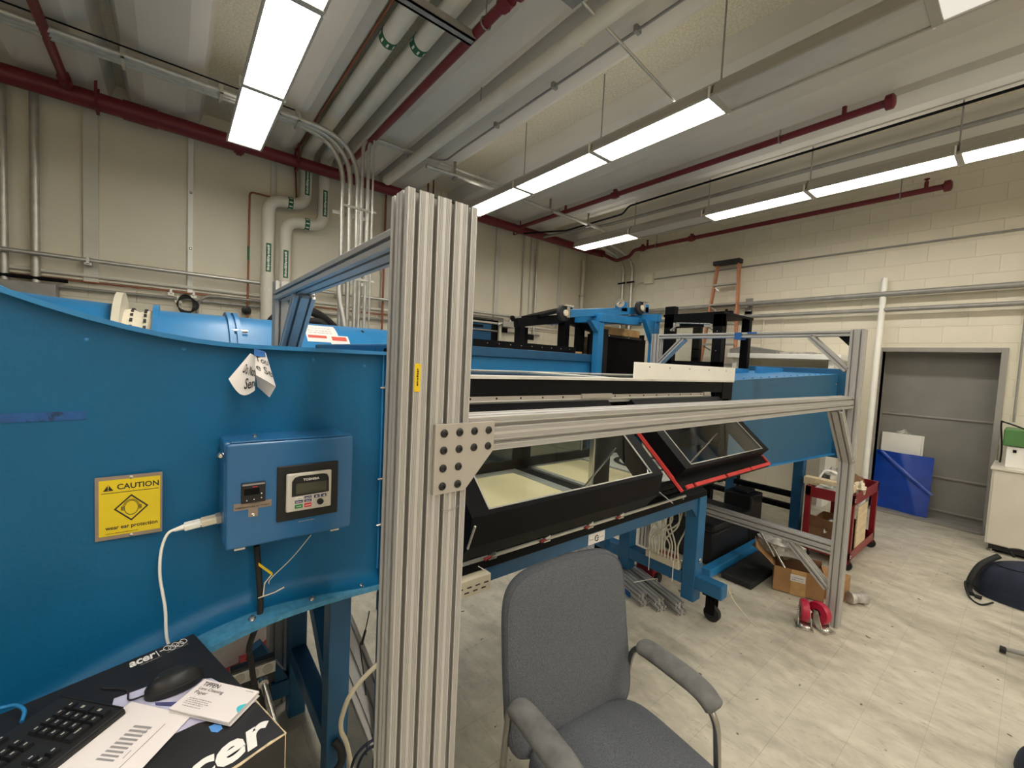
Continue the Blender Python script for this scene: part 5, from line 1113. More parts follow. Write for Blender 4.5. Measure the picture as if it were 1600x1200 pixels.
put('knob', MB().lathe((6.838,gy-.22,1.03),(-1,0,0),[(.04,0),(.045,.012),(.03,.03),(.005,.032)],16), m_keyblue, GM, smooth=40); put('switch', MB().box(6.832,6.84,gy-.10,gy-.075,1.06,1.09), m_black, GM); put('switch', MB().box(6.832,6.84,gy-.33,gy-.30,1.06,1.09), m_black, GM)
put('cord', MB().tube(bez([(7.0,gy-.15,1.30),(6.95,gy+.0,1.36),(7.05,gy+.03,1.33),(7.15,gy+.01,1.0),(7.25,gy+.04,.5)]),.008,8), m_rubber, GM, smooth=60)
# ================================================================ RED CART
CT = thing('red_cart', 'red steel utility cart piled with scraps behind the far post', 'cart', (5.27,1.15,0))
cx0, cx1, cy0, cy1 = 4.79, 5.72, .955, 1.335
for x, y in ((cx0,cy0),(cx1-.045,cy0),(cx0,cy1-.045),(cx1-.045,cy1-.045)):
    put('leg', MB().box(x,x+.045,y,y+.006,.06,.70).box(x,x+.006,y,y+.045,.06,.70) if x < 5 and y < 1 else MB().box(x,x+.045,y,y+.045,.06,.70), m_redcart, CT, bevel=.002)
    put('caster', MB().cyl((x+.01,y+.022,.045),(x+.035,y+.022,.045),.045,14).box(x+.005,x+.04,y+.01,y+.035,.05,.075), m_rubber, CT, smooth=40)
put('top_tray', MB().box(cx0,cx1,cy0,cy1,.60,.61).box(cx0,cx1,cy0,cy0+.006,.61,.70).box(cx0,cx1,cy1-.006,cy1,.61,.70).box(cx0,cx0+.006,cy0,cy1,.61,.70).box(cx1-.006,cx1,cy0,cy1,.61,.70), m_redcart, CT, bevel=.002)
put('bottom_tray', MB().box(cx0,cx1,cy0,cy1,.09,.10).box(cx0,cx1,cy0,cy0+.006,.10,.17).box(cx0,cx1,cy1-.006,cy1,.10,.17).box(cx0,cx0+.006,cy0,cy1,.10,.17).box(cx1-.006,cx1,cy0,cy1,.10,.17), m_redcart, CT, bevel=.002)
for z in (.64,.66,.14,.12): put('rivet', MB().lathe((cx0+.022,cy0-.001,z),(0,-1,0),[(.007,0),(.005,.004)],8), m_steel, CT)
tag(put('softwood_block', MB().obox((4.95,1.19,.725),X,Y,Z,.05,.20,.035), m_wood, bevel=.004, loc=(4.95,1.19,.69)), 'pale softwood block across the top of the red cart', 'wood')
def scrap(name, label, c, sz, m, seed, cat='scrap', n=9):
    rg = random.Random(seed); ph = [rg.uniform(0,6) for _ in range(6)]
    def fn(u, v):
        a, b = u*2*PI, (v-.5)*PI; r = 1+.22*math.sin(3*a+ph[0])*math.cos(b)+.18*math.sin(5*a+2*b+ph[1])+.15*math.sin(7*b+ph[2])
        return (c[0]+sz[0]*r*math.cos(a)*math.cos(b), c[1]+sz[1]*r*math.sin(a)*math.cos(b), c[2]+sz[2]*(max(-.85,math.sin(b)*r)))
    return tag(put(name, MB().grid(fn, n*2, n), m, smooth=40, loc=(c[0],c[1],c[2]-sz[2])), label, cat)
scrap('plastic_bag', 'crumpled clear bag hanging over front edge of red cart', (4.87,1.14,.675), (.06,.12,.05), m_clear, 3, 'bag')
scrap('scrap_bundle', 'grey and white scrap heap behind the softwood block', (5.2,1.2,.74), (.16,.10,.09), m_junk, 5)
scrap('scrap_bundle', 'cream paper scraps spilling over right edge of red cart', (5.15,1.00,.70), (.12,.05,.06), m_ivory, 8)
scrap('scrap_bundle', 'dark tool bag at the far end of red cart top', (5.5,1.15,.69), (.12,.12,.06), m_carddk, 11)
t = thing('strap_roll', 'white strap curling out of the red cart top', 'strap', (5.1,1.25,.75)); put('strap', MB().tube(bez([(5.0,1.3,.72),(5.05,1.25,.83),(5.1,1.15,.80),(5.15,1.05,.74)]),.010,8), m_white, t, smooth=60)
t = thing('cardboard_tray', 'brown open carton on lower shelf of red cart', 'box', (5.1,1.15,.1))
put('wall', MB().box(4.85,5.3,.99,1.00,.105,.36).box(4.85,5.3,1.29,1.30,.105,.36).box(5.29,5.30,1.0,1.29,.105,.36), m_card, t); put('flap', MB().hexa([(4.85,1.0,.30),(4.86,1.0,.30),(4.86,1.29,.30),(4.85,1.29,.30),(4.82,1.1,.40),(4.83,1.1,.40),(4.83,1.29,.42),(4.82,1.29,.42)]), m_carddk, t); put('front', MB().box(4.85,4.86,1.0,1.29,.105,.30), m_carddk, t)
scrap('scrap_bundle', 'white and grey wrappings inside the lower carton of red cart', (4.98,1.13,.30), (.11,.10,.07), m_clear, 15)
tag(put('plywood_sheet', MB().box(5.0,5.35,.962,.972,.12,.55), m_wood, loc=(5.1,.97,.12)), 'tan board standing at near side of red cart', 'board')
# ================================================================ BOXES, CASTERS AND LOOSE METAL ON THE FLOOR
KB = thing('cardboard_box', 'torn open cardboard box with address sticker beside the far post', 'box', (3.95,1.1,0))
R3 = Matrix.Rotation(math.radians(20),3,'Z'); base = Vector((4.02,1.125,.005))
def rb(x, y, z): return base + R3 @ Vector((x,y,z))
def rbox(x0,x1,y0,y1,z0,z1): return MB().hexa([rb(x0,y0,z0),rb(x1,y0,z0),rb(x1,y1,z0),rb(x0,y1,z0),rb(x0,y0,z1),rb(x1,y0,z1),rb(x1,y1,z1),rb(x0,y1,z1)])
bwid, bdep, bhei = .36, .26, .20
put('front_wall', rbox(-.14,-.135,-.17,.17,0,.20), m_card, KB); put('back_wall', rbox(.135,.14,-.17,.17,0,.22), m_carddk, KB); put('side_wall', rbox(-.14,.14,.165,.17,0,.21), m_card, KB); put('side_wall', rbox(-.14,.14,-.17,-.165,0,.19), m_card, KB); put('bottom', rbox(-.14,.14,-.17,.17,0,.004), m_carddk, KB)
put('tape_band', rbox(-.1412,-.14,-.05,.05,0,.20), m_osb, KB); lab(put('address_sticker', rbox(-.1425,-.141,-.045,.055,.11,.165), m_paper, KB),'white address sticker')
put('sticker_print', dashes(lambda u,v: rb(-.143,.045-.08*u,.135+.012*v), 6, 3).add([],[]), m_grayink, KB); put('sticker_print', dashes(lambda u,v: rb(-.143,.045-.08*u,.118+.012*v), 6, 8), m_grayink, KB)
put('flap', MB().hexa([rb(-.14,.17,.20),rb(-.14,.175,.20),rb(.14,.175,.21),rb(.14,.17,.21),rb(-.10,.30,.30),rb(-.10,.305,.30),rb(.12,.32,.32),rb(.12,.315,.32)]), m_card, KB)
scrap('scrap_bundle', 'grey wrapping foam bulging out of the torn cardboard box', (4.06,1.27,.29), (.14,.16,.09), m_junk, 21, n=12)
for k, (y, c) in enumerate(((1.30,'upper'),(1.22,'lower'))): tag(put('metal_rod', MB().cyl((3.93,y+.09,.40-.06*k),(3.86,y-.05,.26-.06*k),.009,8), m_steel, smooth=60, loc=(3.9,y,.3)), 'bright metal rod sticking out of the torn box, %s one' % c, 'rod')
tag(put('cardboard_carton', MB().box(4.03,4.27,.83,1.02,0,.17), m_card, bevel=.004, loc=(4.1,.9,0)), 'small brown carton right of the torn cardboard box', 'box')
tag(put('yellow_cap', MB().lathe((3.97,1.0,.19),(-.5,-.5,.5),[(.03,0),(.03,.03),(.02,.035)],14), m_ivory, smooth=40, loc=(3.97,1.0,.19)), 'pale yellow cap on top of the brown carton', 'cap')
def floor_caster(c, rot, label):
    """heavy caster lying on its plate"""
    t = thing('swivel_caster', label, 'caster', (c[0],c[1],0), 'loose red casters by the far post')
    a = Vector((math.cos(rot), math.sin(rot), 0)); s = Vector((-math.sin(rot), math.cos(rot), 0)); b = Vector((c[0],c[1],0))
    put('top_plate', MB().obox(b+Z*.006,a,s,Z,.058,.05,.005), m_steel, t, bevel=.002); put('raceway', MB().lathe(b+Z*.011,Z,[(.042,0),(.046,.008),(.036,.018),(.02,.02)],18), m_steel, t, smooth=40)
    w = b + a*.03 + Z*.105
    for sg in (-1,1): put('fork', MB().hexa([b+s*(sg*.036)+a*-.03+Z*.02,b+s*(sg*.036)+a*.04+Z*.02,b+s*(sg*.041)+a*.04+Z*.02,b+s*(sg*.041)+a*-.03+Z*.02,w+s*(sg*.030)-a*.014+Z*.02,w+s*(sg*.030)+a*.018+Z*.02,w+s*(sg*.035)+a*.018+Z*.02,w+s*(sg*.035)-a*.014+Z*.02]), m_steel, t, bevel=.002)
    wh = put('wheel', MB().lathe(w-s*.024,s,[(.045,0),(.072,.002),(.076,.012),(.076,.036),(.072,.046),(.045,.048)],28), m_redurethane, t, smooth=40)
    put('hub', MB().lathe(w-s*.026,s,[(.012,0),(.044,.004),(.044,.048),(.012,.052)],20), m_blackplas, t, smooth=40); put('axle', MB().cyl(w-s*.045,w+s*.045,.008,8), m_steel, t)
floor_caster((3.46,.905), math.radians(25), 'left one of two loose casters with red wheels')
floor_caster((3.53,.815), math.radians(68), 'right one of two loose casters with red wheels')
tag(put('pipe_fitting', MB().lathe((4.12,.80,.05),(.75,-.6,0),[(.045,0),(.05,.02),(.038,.05),(.038,.10),(.05,.12),(.03,.125)],16), m_junk, smooth=40, loc=(4.06,.7,0)), 'grey pipe fitting behind the foot of the far post', 'fitting')
# bundle of extrusions on the floor
ends = [onZ(1008,944,.02), onZ(1034,952,.02), onZ(1066,958,.02)]
dirb = (onZ(966,890,.02)-onZ(1035,948,.02)); dirb.z = 0; dirb.normalize()
perp = Vector((-dirb.y,dirb.x,0))
k = 0
for i, e in enumerate(ends):
    for j in range(2):
        e2 = Vector((e.x,e.y,.001+.041*j)) + dirb*.03*j
        o = put('aluminium_bar', extr(MB(), e2-perp*.04, perp, Z, dirb*1.5, 2, 1, False), m_alu, loc=e2)
        tag(o, '%s slotted aluminium bar of the floor bundle, in the %s layer' % (('left','middle','right')[i],('bottom','top')[j]), 'bar', 'slotted bars bundled on the floor')
tp = ends[0]+dirb*.16; tp.z = .022
tag(put('tape_wrap', MB().obox(tp+Vector((0,0,0)),dirb,perp,Z,.035,.0415,.0225), m_tape, loc=tp), 'blue tape wrapped on the left floor bar', 'tape')
tag(put('cable_tie', MB().tube([ends[2]+dirb*.32+perp*a+Z*b for a, b in ((-.03,.0),(-.03,.085),(.0,.088),(.1,.088),(.19,.085))],.003,6), m_white, loc=ends[2]), 'thin tie over the bundled floor bars', 'tie')
# dark case under the diffuser
DC = thing('equipment_case', 'black equipment case with handle under the diffuser rails', 'case', (4.1,1.65,0))
put('body', MB().box(3.78,4.55,1.72,2.18,.0,.30), m_blackplas, DC, bevel=.015); put('lid', MB().box(3.77,4.56,1.71,2.19,.302,.38), m_blackplas, DC, bevel=.02); put('handle', MB().tube(bent([(3.765,2.02,.22),(3.72,2.02,.22),(3.72,1.84,.22),(3.765,1.84,.22)],.02),.008,8), m_rubber, DC, smooth=60)
tag(put('black_mat', MB().box(3.66,4.55,1.33,1.58,0,.05), m_rubber, bevel=.01, loc=(4,1.4,0)), 'flat black mat in front of the equipment case', 'mat')
tag(put('black_toolbox', MB().box(4.62,4.9,1.74,2.02,0,.50).box(4.66,4.86,1.80,1.96,.50,.53), m_blackplas, bevel=.02, loc=(4.7,1.8,0)), 'upright black toolbox behind the equipment case', 'toolbox')
tag(put('loose_wire', MB().tube(bez([(3.1,1.42,.16),(3.16,1.34,.22),(3.18,1.26,.10),(3.20,1.16,.008),(3.16,1.10,.006)]),.003,6), m_ivory, loc=(3.1,1.3,0), smooth=60), 'thin pale wire trailing off the blue foot', 'wire')
RJ = thing('red_jack', 'dark red floor jack under the test section', 'jack', (3.25,1.95,0))
put('body', MB().box(3.06,3.44,1.85,2.01,.05,.14), m_redcart, RJ, bevel=.01); put('saddle', MB().lathe((3.2,1.92,.14),Z,[(.05,0),(.05,.03),(.03,.04)],14), m_redcart, RJ, smooth=40)
for x in (3.12,3.38):
    for y in (1.825,2.005): put('wheel', MB().cyl((x,y,.04),(x,y+.03,.04),.04,14), m_rubber, RJ, smooth=40)
# backpack
BP = thing('backpack', 'navy blue backpack slumped on the floor at right', 'bag', (5.35,-.12,0))
bc = Vector((5.42,-.16,0))
def bpf(u, v):
    a, b = u*2*PI, v*PI/2*1.0
    r = 1-.10*math.cos(2*a)+.04*math.sin(3*a+1)
    h = math.sin(b)**.75
    return (bc.x+.26*r*math.cos(a)*math.cos(b)**.55, bc.y+.36*r*math.sin(a)*math.cos(b)**.55, .005+.34*h*(1-.12*math.sin(a)))
put('body', MB().grid(bpf, 36, 14), m_navy, BP, smooth=60)
put('front_pocket', MB().grid(lambda u,v: tuple(Vector(bpf(.40+.22*u,.10+.55*v))+Vector((-.03*math.sin(PI*u)*math.sin(PI*v),0,.004))), 10, 8, .004), m_navy, BP, smooth=60)
put('shoulder_strap', MB().tube(bez([(5.40,.10,.33),(5.32,.19,.24),(5.26,.235,.12),(5.24,.24,.03),(5.18,.22,.012)]),[.022]*33,8), m_rubber, BP, smooth=60)
put('webbing', MB().tube(bez([(5.30,.17,.02),(5.20,.26,.10),(5.12,.23,.012),(5.02,.16,.008),(5.15,.10,.01)]),.007,6), m_rubber, BP, smooth=60); put('buckle', MB().obox((5.17,.18,.012),X,Y,Z,.025,.02,.008), m_blackplas, BP, bevel=.003)
put('handle', MB().tube(bez([(5.42,.02,.35),(5.38,.05,.41),(5.40,-.03,.42),(5.42,-.06,.35)]),.009,6), m_rubber, BP, smooth=60)
put('zip_line', MB().tube([Vector(bpf(.30+.4*k/20,.62))+Vector((0,0,.004)) for k in range(21)],.005,6), m_rubber, BP, smooth=60)
# grey chair foot at right edge, dark object bottom right corner
e0 = onZ(1560,1012,.03)
CF = thing('chair_foot', 'grey star foot of another chair at right edge', 'chair', (e0.x+.25,e0.y-.42,0))
ctr = Vector((4.30,-.40,.09))
for k in range(5):
    a = math.radians(95+72*k); tip = ctr+Vector((.42*math.cos(a)*1.0,.42*math.sin(a),-.06)); put('arm', MB().tube([ctr,tip],[.03,.014],8), m_graysteel, CF, smooth=60)
    put('wheel', MB().lathe(tip+Vector((0,0,-.006))-Vector((0,.015,0)),(0,1,0),[(.02,0),(.022,.004),(.022,.026),(.02,.03)],12), m_blackplas, CF, smooth=40)
put('column', MB().cyl(ctr+Z*-.02,ctr+Z*.33,.028,12), m_graysteel, CF, smooth=50); put('seat', MB().box(ctr.x-.22,ctr.x+.22,ctr.y-.24,ctr.y+.2,.42,.49), m_navy, CF, bevel=.04)
c0 = onZ(1600,1192,.03)
tag(put('shoulder_bag', MB().grid(lambda u,v: (c0.x+.16*math.cos(u*2*PI)*math.cos(v*PI/2)**.6, c0.y-.10+.13*math.sin(u*2*PI)*math.cos(v*PI/2)**.6, .002+.13*math.sin(v*PI/2)), 24, 10), m_navy, smooth=60, loc=(c0.x,c0.y-.1,0)), 'dark bag cut by the lower right picture corner', 'bag')
# ================================================================ OFFICE CHAIR
OC = thing('office_chair', 'grey-blue fabric armchair with chrome legs in the foreground', 'chair', (1.155,.76,0))
RZ = Matrix.Rotation(math.radians(-6),3,'Z'); ob = Vector((1.148,.74,0))
def cw(x, y, z): return ob + RZ @ Vector((x,y,z))       # y = towards the back
def cushion(name, fn, m, nu=22, nv=22): return put(name, MB().grid(fn, nu, nv, .0), m, OC, smooth=60)
def sgnpow(c, e): return math.copysign(abs(c)**e, c)
def seatf(u, v):
    a, b = u*2*PI, (v-.5)*PI; cb = abs(math.cos(b))**.35
    x = .275*sgnpow(math.cos(a),.42)*cb; y = .255*sgnpow(math.sin(a),.42)*cb
    x *= 1-.10*max(0,y/.255)*0
    z = .425+.052*sgnpow(math.sin(b),.6) + .012*(1-(x/.275)**2)*(1 if b > 0 else 0) - (.03*max(0,(-y-.14)/.11)**2 if y < -.14 else 0)
    return cw(x, y-.015, z)
cushion('seat', seatf, m_fabric, 44, 16)
BKZ0, BKZ1 = .40, 1.036
def backf(u, v):
    a, b = u*2*PI, (v-.5)*PI; cb = abs(math.cos(b))**.3
    s = sgnpow(math.sin(a),.30 if math.sin(a) < 0 else .42)*cb; x = .298*sgnpow(math.cos(a),.27)*cb
    t = (s+1)/2
    z = BKZ0+(BKZ1-BKZ0)*t - .045*max(0,t-.75)/.25*(x/.285)**2
    w = 1-.02*t
    n = .034*sgnpow(math.sin(b),.6)
    y = .255+.10*t+.012*math.sin(PI*t) - .018*(1-(x/.285)**2) + n + (.028*(x/.285)**4*-.4)
    return cw(x*w, y, z)
cushion('backrest', backf, m_fabric, 56, 18)
put('welt', MB().tube([Vector(backf(k/60,.36)) for k in range(60)],.0035,6,True), m_fabric, OC, smooth=60)
for sg in (-1,1):
    xa = sg*.30
    fpts = bent([cw(xa*.96,.30,.03),cw(xa*.96,.285,.40),cw(xa,.245,.635),cw(xa,-.06,.632),cw(xa*1.0,-.115,.58),cw(xa*.97,-.17,.03)],.06)
    put('frame_tube', MB().tube(fpts,.0125,12), m_chrome, OC, smooth=60)
    pad = bez([cw(xa,.215,.645),cw(xa,.16,.655),cw(xa*1.0,.02,.656),cw(xa*1.0,-.06,.648),cw(xa*1.0,-.112,.618)],8)
    rad = [.023+.013*min(1,i/4)+.004*math.sin(PI*i/(len(pad)-1)) for i in range(len(pad))]; rad[-1] = .018; rad[-2] = .030
    ap = MB(); rs = []
    for i, p in enumerate(pad):
        d = (pad[min(i+1,len(pad)-1)]-pad[max(i-1,0)]).normalized(); s_ = RZ @ X; n_ = d.cross(s_).normalized()
        rs.append([p+s_*(rad[i]*1.12*math.cos(k*PI/7))+n_*(rad[i]*.78*math.sin(k*PI/7)) for k in range(14)])
    ap.rings(rs); put('armrest', ap, m_fabarm, OC, smooth=70)
put('seat_rail', MB().cyl(cw(-.30,.10,.385),cw(.30,.10,.385),.012,8).cyl(cw(-.30,-.14,.385),cw(.30,-.14,.385),.012,8), m_chrome, OC, smooth=60)
for sx_ in (-1,1):
    for yy in (.30,-.20): put('foot_cap', MB().cyl(cw(sx_*.288 if yy > 0 else sx_*.294,yy,0),cw(sx_*.288 if yy > 0 else sx_*.294,yy,.035),.017,10), m_rubber, OC, smooth=50)
# ================================================================ BOX, KEYBOARD, MOUSE, PAPERS
ZT = 1.0
BXC = [onZ(303,989,ZT), onZ(447,1145,ZT)]
exd = (onZ(303,989,ZT)-onZ(100,1070,ZT)); exd.z = 0; exd.normalize(); eyd = (BXC[0]-BXC[1]); eyd.z = 0; LEN = eyd.length; eyd.normalize()
exd = (exd - eyd*exd.dot(eyd)).normalized()
BO = BXC[1] - exd*.66        # near-left corner of the top
def bt(x, y, z=0.): return BO + exd*x + eyd*y + Z*z      # x 0..0.66 to the right, y 0..LEN away
ST = thing('equipment_stool', 'black steel stool under the printed monitor carton', 'stool', (bt(.4,.2).x,bt(.4,.2).y,0))
put('top', MB().hexa([bt(.05,.08,-.185),bt(.56,.08,-.185),bt(.56,.44,-.185),bt(.05,.44,-.185),bt(.05,.08,-.1605),bt(.56,.08,-.1605),bt(.56,.44,-.1605),bt(.05,.44,-.1605)]), m_blackplas, ST)
for x, y in ((.09,.12),(.52,.12),(.09,.40),(.52,.40)): put('leg', MB().cyl(bt(x,y,-1.0),bt(x,y,-.183),.016,10), m_blackplas, ST, smooth=50)
MX = thing('monitor_carton', 'black printed monitor carton lying flat at lower left', 'box', (bt(.33,.24).x,bt(.33,.24).y,ZT-.16))
put('carton', MB().hexa([bt(0,0,-.16),bt(.66,0,-.16),bt(.66,LEN,-.16),bt(0,LEN,-.16),bt(0,0),bt(.66,0),bt(.66,LEN),bt(0,LEN)]), m_boxblk, MX, bevel=.003)
put('worn_edge', MB().tube([bt(.66*k/24,.0008+.0012*math.sin(k*2.3),-.0005) for k in range(25)],[.0016+.0012*abs(math.sin(k*1.7)) for k in range(25)],5).tube([bt(.6595,LEN*.28*k/10,-.0005) for k in range(11)],[.0014*abs(math.cos(k*2.1))+.0004 for k in range(11)],5).tube([bt(.6592,.001,-.16*k/6) for k in range(7)],.0011,5), m_worn, MX, smooth=60)
def topmap(x0, x1, y0, y1, off=.0012): return lambda u, v: bt(x0+(x1-x0)*u, y0+(y1-y0)*v, off)
def topxy(px, py, z=ZT): p = onZ(px,py,z)-BO; return p.dot(exd), p.dot(eyd)
# small logo row near the far edge
a0 = topxy(199,1044); a1 = topxy(241,1021)
put('logo_word', text_mb('acer', topmap(a0[0]+.004,a1[0]+.002,a0[1]-.006,a0[1]+.016), .03, .25), m_logo, MX)
put('logo_dash', MB().quad(*[topmap(a1[0]+.010,a1[0]+.020,a0[1]+.008,a0[1]+.012)(u,v) for u,v in ((0,0),(1,0),(1,1),(0,1))]), m_logo, MX)
b0_ = topxy(249,1026)
put('logo_bar', MB().quad(*[topmap(b0_[0]-.0005,b0_[0]+.0012,a0[1]-.008,a0[1]+.020)(u,v) for u,v in ((0,0),(1,0),(1,1),(0,1))]), m_logo, MX)
r0, r1 = topxy(257,1017), topxy(293,1002)
rw = (r1[0]-r0[0])/3.3
for i in range(5):
    cx_, cy_ = r0[0]+rw*(.5+.58*i), a0[1]+.012-(.006 if i % 2 else 0)
    put('ring_emblem', MB().tube([bt(cx_+rw*.48*math.cos(q*PI/12),cy_+.0105*math.sin(q*PI/12),.0008) for q in range(24)],.0007,5,True), m_logo, MX, smooth=60)
put('tag_line', dashes(topmap(a0[0]+.02,b0_[0]+.004,a0[1]-.015,a0[1]-.010), 14, 4), m_grayink, MX); put('tag_line', dashes(topmap(r0[0]+.002,r1[0]-.002,a0[1]-.010,a0[1]-.006), 9, 6), m_grayink, MX)
# lavender picture printed on the top
pict = [topxy(*q) for q in ((178,1092),(250,1066),(330,1060),(402,1096),(380,1106),(345,1122),(310,1130),(262,1152),(200,1190),(150,1200))]
put('printed_picture', MB().add([bt(x,y,.0006) for x,y in pict],[tuple(reversed(range(len(pict))))]), m_print, MX)
dk = [topxy(*q) for q in ((242,1098),(280,1097),(276,1105),(243,1103))]; put('printed_picture', MB().add([bt(x,y,.0009) for x,y in dk],[(3,2,1,0)]), m_printdk, MX)
bl_ = [topxy(*q) for q in ((326,1136),(335,1132),(345,1133),(348,1139),(340,1145),(330,1144))]; put('printed_spot', MB().add([bt(x,y,.0009) for x,y in bl_],[tuple(reversed(range(6)))]), m_sky, MX)
# large logo near the front edge
w0, w1 = topxy(414,1136), topxy(300,1205)
put('logo_word', text_mb('acer', topmap(.66-.205,.66-.008,.012,.062), .035, .30), m_logo, MX)
# keyboard
kc = onZ(199,1102,1.02); kL = (onZ(75,1200,1.02)-kc); kL.z = 0; kL.normalize(); kS = Vector((-kL.y,kL.x,0))
if kS.dot(eyd) < 0: kS = -kS
def kb(l, s, z): return Vector((kc.x,kc.y,ZT)) + kL*l + kS*s + Z*z       # l from right end to left, s from front to back
KY = thing('keyboard', 'black computer keyboard on the left of the monitor carton', 'keyboard', kb(.22,.075,0))
put('tray', MB().hexa([kb(0,0,.002),kb(0,.152,.002),kb(.44,.152,.002),kb(.44,0,.002),kb(0.002,.002,.016),kb(.002,.150,.022),kb(.438,.150,.022),kb(.438,.002,.016)]), m_blackplas, KY, bevel=.004)
put('rim', MB().tube([kb(.006,.004,.0165),kb(.434,.004,.0165)],.002,6).tube([kb(.004,.006,.0165),kb(.004,.148,.022)],.002,6), m_blackplas, KY, smooth=60)
ku = .019
def keymesh(w, d):
    mb = MB().hexa([kL*.001+kS*.001,kL*(w-.001)+kS*.001,kL*(w-.001)+kS*(d-.001),kL*.001+kS*(d-.001),kL*.003+kS*.0025+Z*.0085,kL*(w-.003)+kS*.0025+Z*.0085,kL*(w-.003)+kS*(d-.0035)+Z*.0085,kL*.003+kS*(d-.0035)+Z*.0085])
    me = mb.mesh('key'); me.materials.append(m_blackplas); return me
KMESH = {}
def key(l, s, w=ku, d=ku, glyph=True):
    me = KMESH.setdefault((round(w,4),round(d,4)), keymesh(w,d)); z = .015+.006*(s/.15)
    o = bpy.data.objects.new('key', me); C.objects.link(o); o.parent = KY; o.location = kb(l,s,z)-KY.location
    if glyph: put('key_legend', MB().quad(*[kb(l+w*a,s+d*b,z+.0088)-(kb(l,s,z)-KY.location) for a,b in ((.30,.45),(.30,.62),(.62,.62),(.62,.45))]), m_junk, o)
for r_ in range(5):
    for c_i in range(4):
        if c_i == 0 and r_ in (0,2): key(.014+ku*c_i, .016+ku*r_, ku, 2*ku)
        elif c_i == 0 and r_ in (1,3): continue
        elif r_ == 0 and c_i == 2: key(.014+ku*2, .016, 2*ku, ku)
        elif r_ == 0 and c_i == 3: continue
        else: key(.014+ku*c_i, .016+ku*r_)
for c_i in range(3):
    key(.100+ku*c_i, .016)
    if c_i == 1: key(.100+ku*c_i, .016+ku)
    for r_ in (3,4): key(.100+ku*c_i, .016+ku*r_)
    key(.100+ku*c_i, .126)
for r_ in range(5):
    for c_i in range(13 if r_ else 6):
        if r_: key(.165+ku*c_i, .016+ku*r_, glyph=c_i < 6)
for l, w in ((.165,.03),(.197,.025),(.224,.12),(.346,.03),(.378,.03)): key(l, .016, w, ku, False)
for c_i in range(12): key(.165+ku*1.06*c_i, .126, glyph=c_i < 5)
# mouse
m0, m1 = onZ(234,1068,1.0), onZ(311,1040,1.0)
mc = onZ(273,1066,1.012); mc.z = ZT; md = (m1-m0); md.z = 0; md.normalize(); ms_ = Vector((-md.y,md.x,0))
MO = thing('mouse', 'black computer mouse on the monitor carton', 'mouse', mc)
def mf(u, v):
    a, b = u*2*PI, v*PI/2; ca, sa = math.cos(a), math.sin(a); l = .052*sgnpow(ca,.85); w = .031*sgnpow(sa,.85)*(1-.10*math.cos(a)**2-.06*sgnpow(ca,1))
    h = .038*(math.sin(b)**.9)*(1-.25*(.2+ca*-.6*math.cos(b))**2); c = math.cos(b)**.55
    return mc + md*(l*c) + ms_*(w*c) + Z*(.002+h)
put('shell', MB().grid(mf, 36, 12), m_blackplas, MO, smooth=60)
put('side_groove', MB().tube([Vector(mf(k/40,.22))+Z*.0003 for k in range(40)],.0012,5,True), m_rubber, MO, smooth=60)
put('wheel', MB().lathe(mc+md*-.030+Z*.030-ms_*.003,ms_,[(.007,0),(.008,.002),(.008,.005),(.007,.006)],14), m_rubber, MO, smooth=40)
put('cord', MB().tube(bez([mc-md*.050+Z*.008,mc-md*.075+ms_*.01+Z*.004,mc-md*.08+ms_*.05+Z*.003,mc-md*.12+ms_*.09+Z*.003]),.0018,6), m_rubber, MO, smooth=60)
# printed sheet
sh_ = [onZ(*q,ZT+.002) for q in ((205,1097),(299,1119),(218,1206),(78,1206))]
def shf(u, v): return (sh_[0]*(1-u)+sh_[1]*u)*(1-v) + (sh_[3]*(1-u)+sh_[2]*u)*v
PS = thing('printed_sheet', 'white sheet with grey stripes beside the keyboard', 'paper', sh_[3])
put('sheet', MB().grid(lambda u,v: shf(u,v)+Z*(.0010+.002*v*(1-u)), 8, 8, .0005), m_paper2, PS, smooth=60)
def strip(p): return MB().add([onZ(x,y,ZT+.0042) for x,y in p],[(0,1,2,3)][:1])
for k in range(9):
    x, y = 213-7.3*k, 1134+6.4*k; 
    q4 = [onZ(a,b,ZT+.0046) for a,b in ((x-6,y+2.2),(x+22,y+5),(x+25,y+1.8),(x-2,y-1.2))]
    put('stripe', MB().quad(*q4), m_grayink, PS)
for a, b in (((234,1137),(222,1147)),((258,1131),(180,1206)),((205,1172),(192,1185))):
    p, q_ = onZ(*a,ZT+.0046), onZ(*b,ZT+.0046); put('rule', MB().beam(p,q_,.0011,.0002), m_grayink, PS)
# lens tissue pack
lp = [onZ(*q,ZT+.012) for q in ((320,1061),(405,1080),(357,1129),(264,1107))]
LPt = thing('lens_paper_pack', 'white lens cleaning paper packet on the printed sheet', 'packet', lp[3])
def lpf(u, v, off=0.): return (lp[3]*(1-u)+lp[2]*u)*(1-v) + (lp[0]*(1-u)+lp[1]*u)*v + Z*off
lowp = [p+Z*-.010 for p in lp]
put('packet', MB().hexa([lpf(0,0,-.0012),lpf(1,0,-.0045),lpf(1,1,-.0045),lpf(0,1,-.0012),lpf(0,0),lpf(1,0),lpf(1,1),lpf(0,1)]), m_paper2, LPt)
put('leaf', MB().hexa([lpf(0.0,.0,-.0075),lpf(1.02,.02,-.0095),lpf(1.02,.98,-.0095),lpf(0,1,-.0075),lpf(0,0,-.0065),lpf(1.02,.02,-.0075),lpf(1.02,.98,-.0075),lpf(0,1,-.0065)]), m_paper, LPt)
lt = lambda u0,u1,v0,v1: (lambda u,v: lpf(u0+(u1-u0)*u, v0+(v1-v0)*v, .0006))
